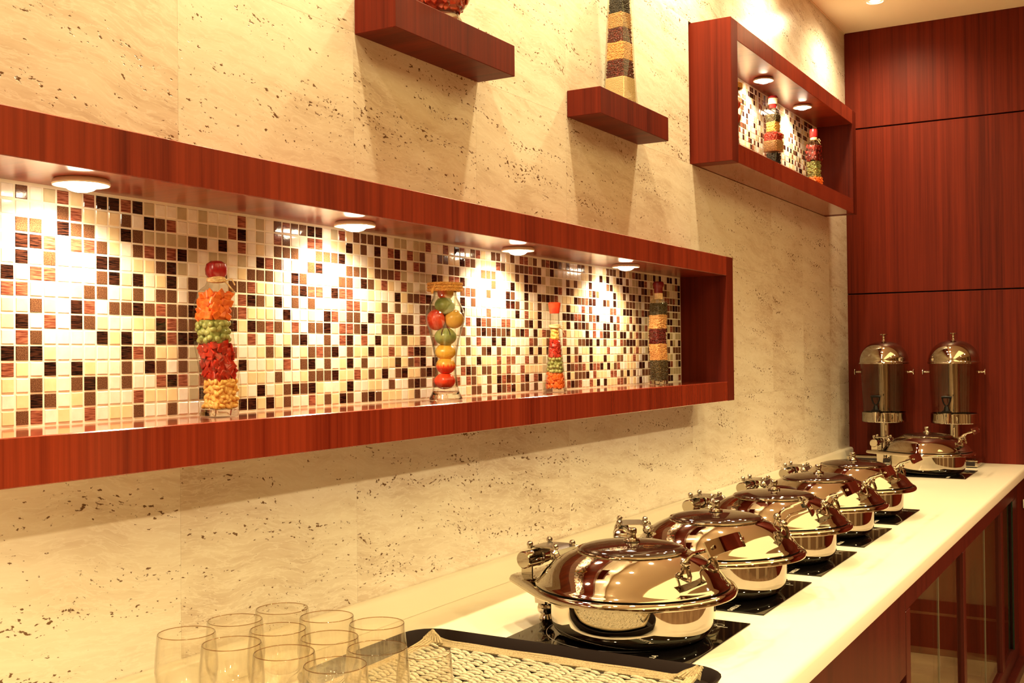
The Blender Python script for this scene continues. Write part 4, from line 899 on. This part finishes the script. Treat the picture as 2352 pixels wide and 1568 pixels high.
for sx in (-1, 1):
    cp = MB(); b0 = Vector((sx * (MX - 0.020), MY - 0.020, mat_z(sx * (MX - 0.02), MY - 0.02) + 0.003))
    for k in range(7):
        u = k / 6 - 0.5
        cp.tube([b0 + Vector((u * 0.040, -abs(u) * 0.006 * 0, 0)), b0 + Vector((u * 0.024 + sx * 0.006, 0.012, 0.008)), b0 + Vector((sx * 0.012 + u * 0.004, 0.019, 0.017 - abs(u) * 0.006))], 0.0026, 5)
    cp.build('curled_corner', M['raffia'], mt)

# ------------------------------------------------------------------ water goblets
gp_out = [(0.0, 0.0), (0.031, 0.0), (0.0318, 0.0015), (0.028, 0.0035), (0.010, 0.008), (0.0062, 0.014), (0.0058, 0.030), (0.0068, 0.042), (0.012, 0.050), (0.0235, 0.058), (0.0335, 0.070), (0.0395, 0.086), (0.0414, 0.102), (0.0405, 0.120), (0.0388, 0.138), (0.0377, 0.1492)]
gp_in = [(0.0372, 0.1502), (0.0364, 0.1492), (0.0375, 0.138), (0.0392, 0.120), (0.0400, 0.102), (0.0381, 0.086), (0.0320, 0.071), (0.022, 0.0605), (0.010, 0.055), (0.0, 0.054)]
GM = MB().lathe(gp_out + gp_in, 48, caps=False).mesh('water_goblet', M['goblet'], 60)
RIM = MB().lathe([(0.0363 + 0.0010 * (1 + math.cos(a)) / 2, 0.1497 + 0.0006 * math.sin(a)) for a in [2 * PI * i / 8 for i in range(9)]], 64, caps=False).mesh('rim', M['goblet_rim'], 60)
GP = [(0.2017, 0.1341), (0.2069, 0.2181), (0.2178, 0.3020), (0.2945, 0.1235), (0.2960, 0.2080), (0.3075, 0.2950), (0.3840, 0.1228), (0.3860, 0.2070), (0.3950, 0.2960), (0.4753, 0.1105), (0.4720, 0.1960)]
GN = ['leftmost', 'second from left in the near row', '', '']
gl = ['clear water goblet at the left edge of the group, beside the wall', 'clear water goblet second along the wall side, between two others', 'clear water goblet farthest back, its rim highest in the photo',
      'clear water goblet second from left in the near row', 'clear water goblet in the middle row, just right of the wall side', 'clear water goblet second in the far row',
      'clear water goblet third from left in the near row', 'clear water goblet third in the middle row', 'clear water goblet third in the far row, beside the tray corner',
      'clear water goblet at the right end of the near row, lowest in the photo', 'clear water goblet at the right end of the middle row, over the placemat edge']
for (x, y), lab in zip(GP, gl):
    o = link('water_goblet', GM); o.location = (x, y, ZC + 0.0003); tag(o, lab, 'glass', 'water goblets on the counter'); link('rim', RIM, o)
o = link('water_goblet', GM); o.location = (0.4800, 0.2880, ZC + 0.0003); o.scale = (0.92, 0.92, 0.82); tag(o, 'shorter clear water goblet nearest the woven placemat, rightmost of the group', 'glass', 'water goblets on the counter'); link('rim', RIM, o)
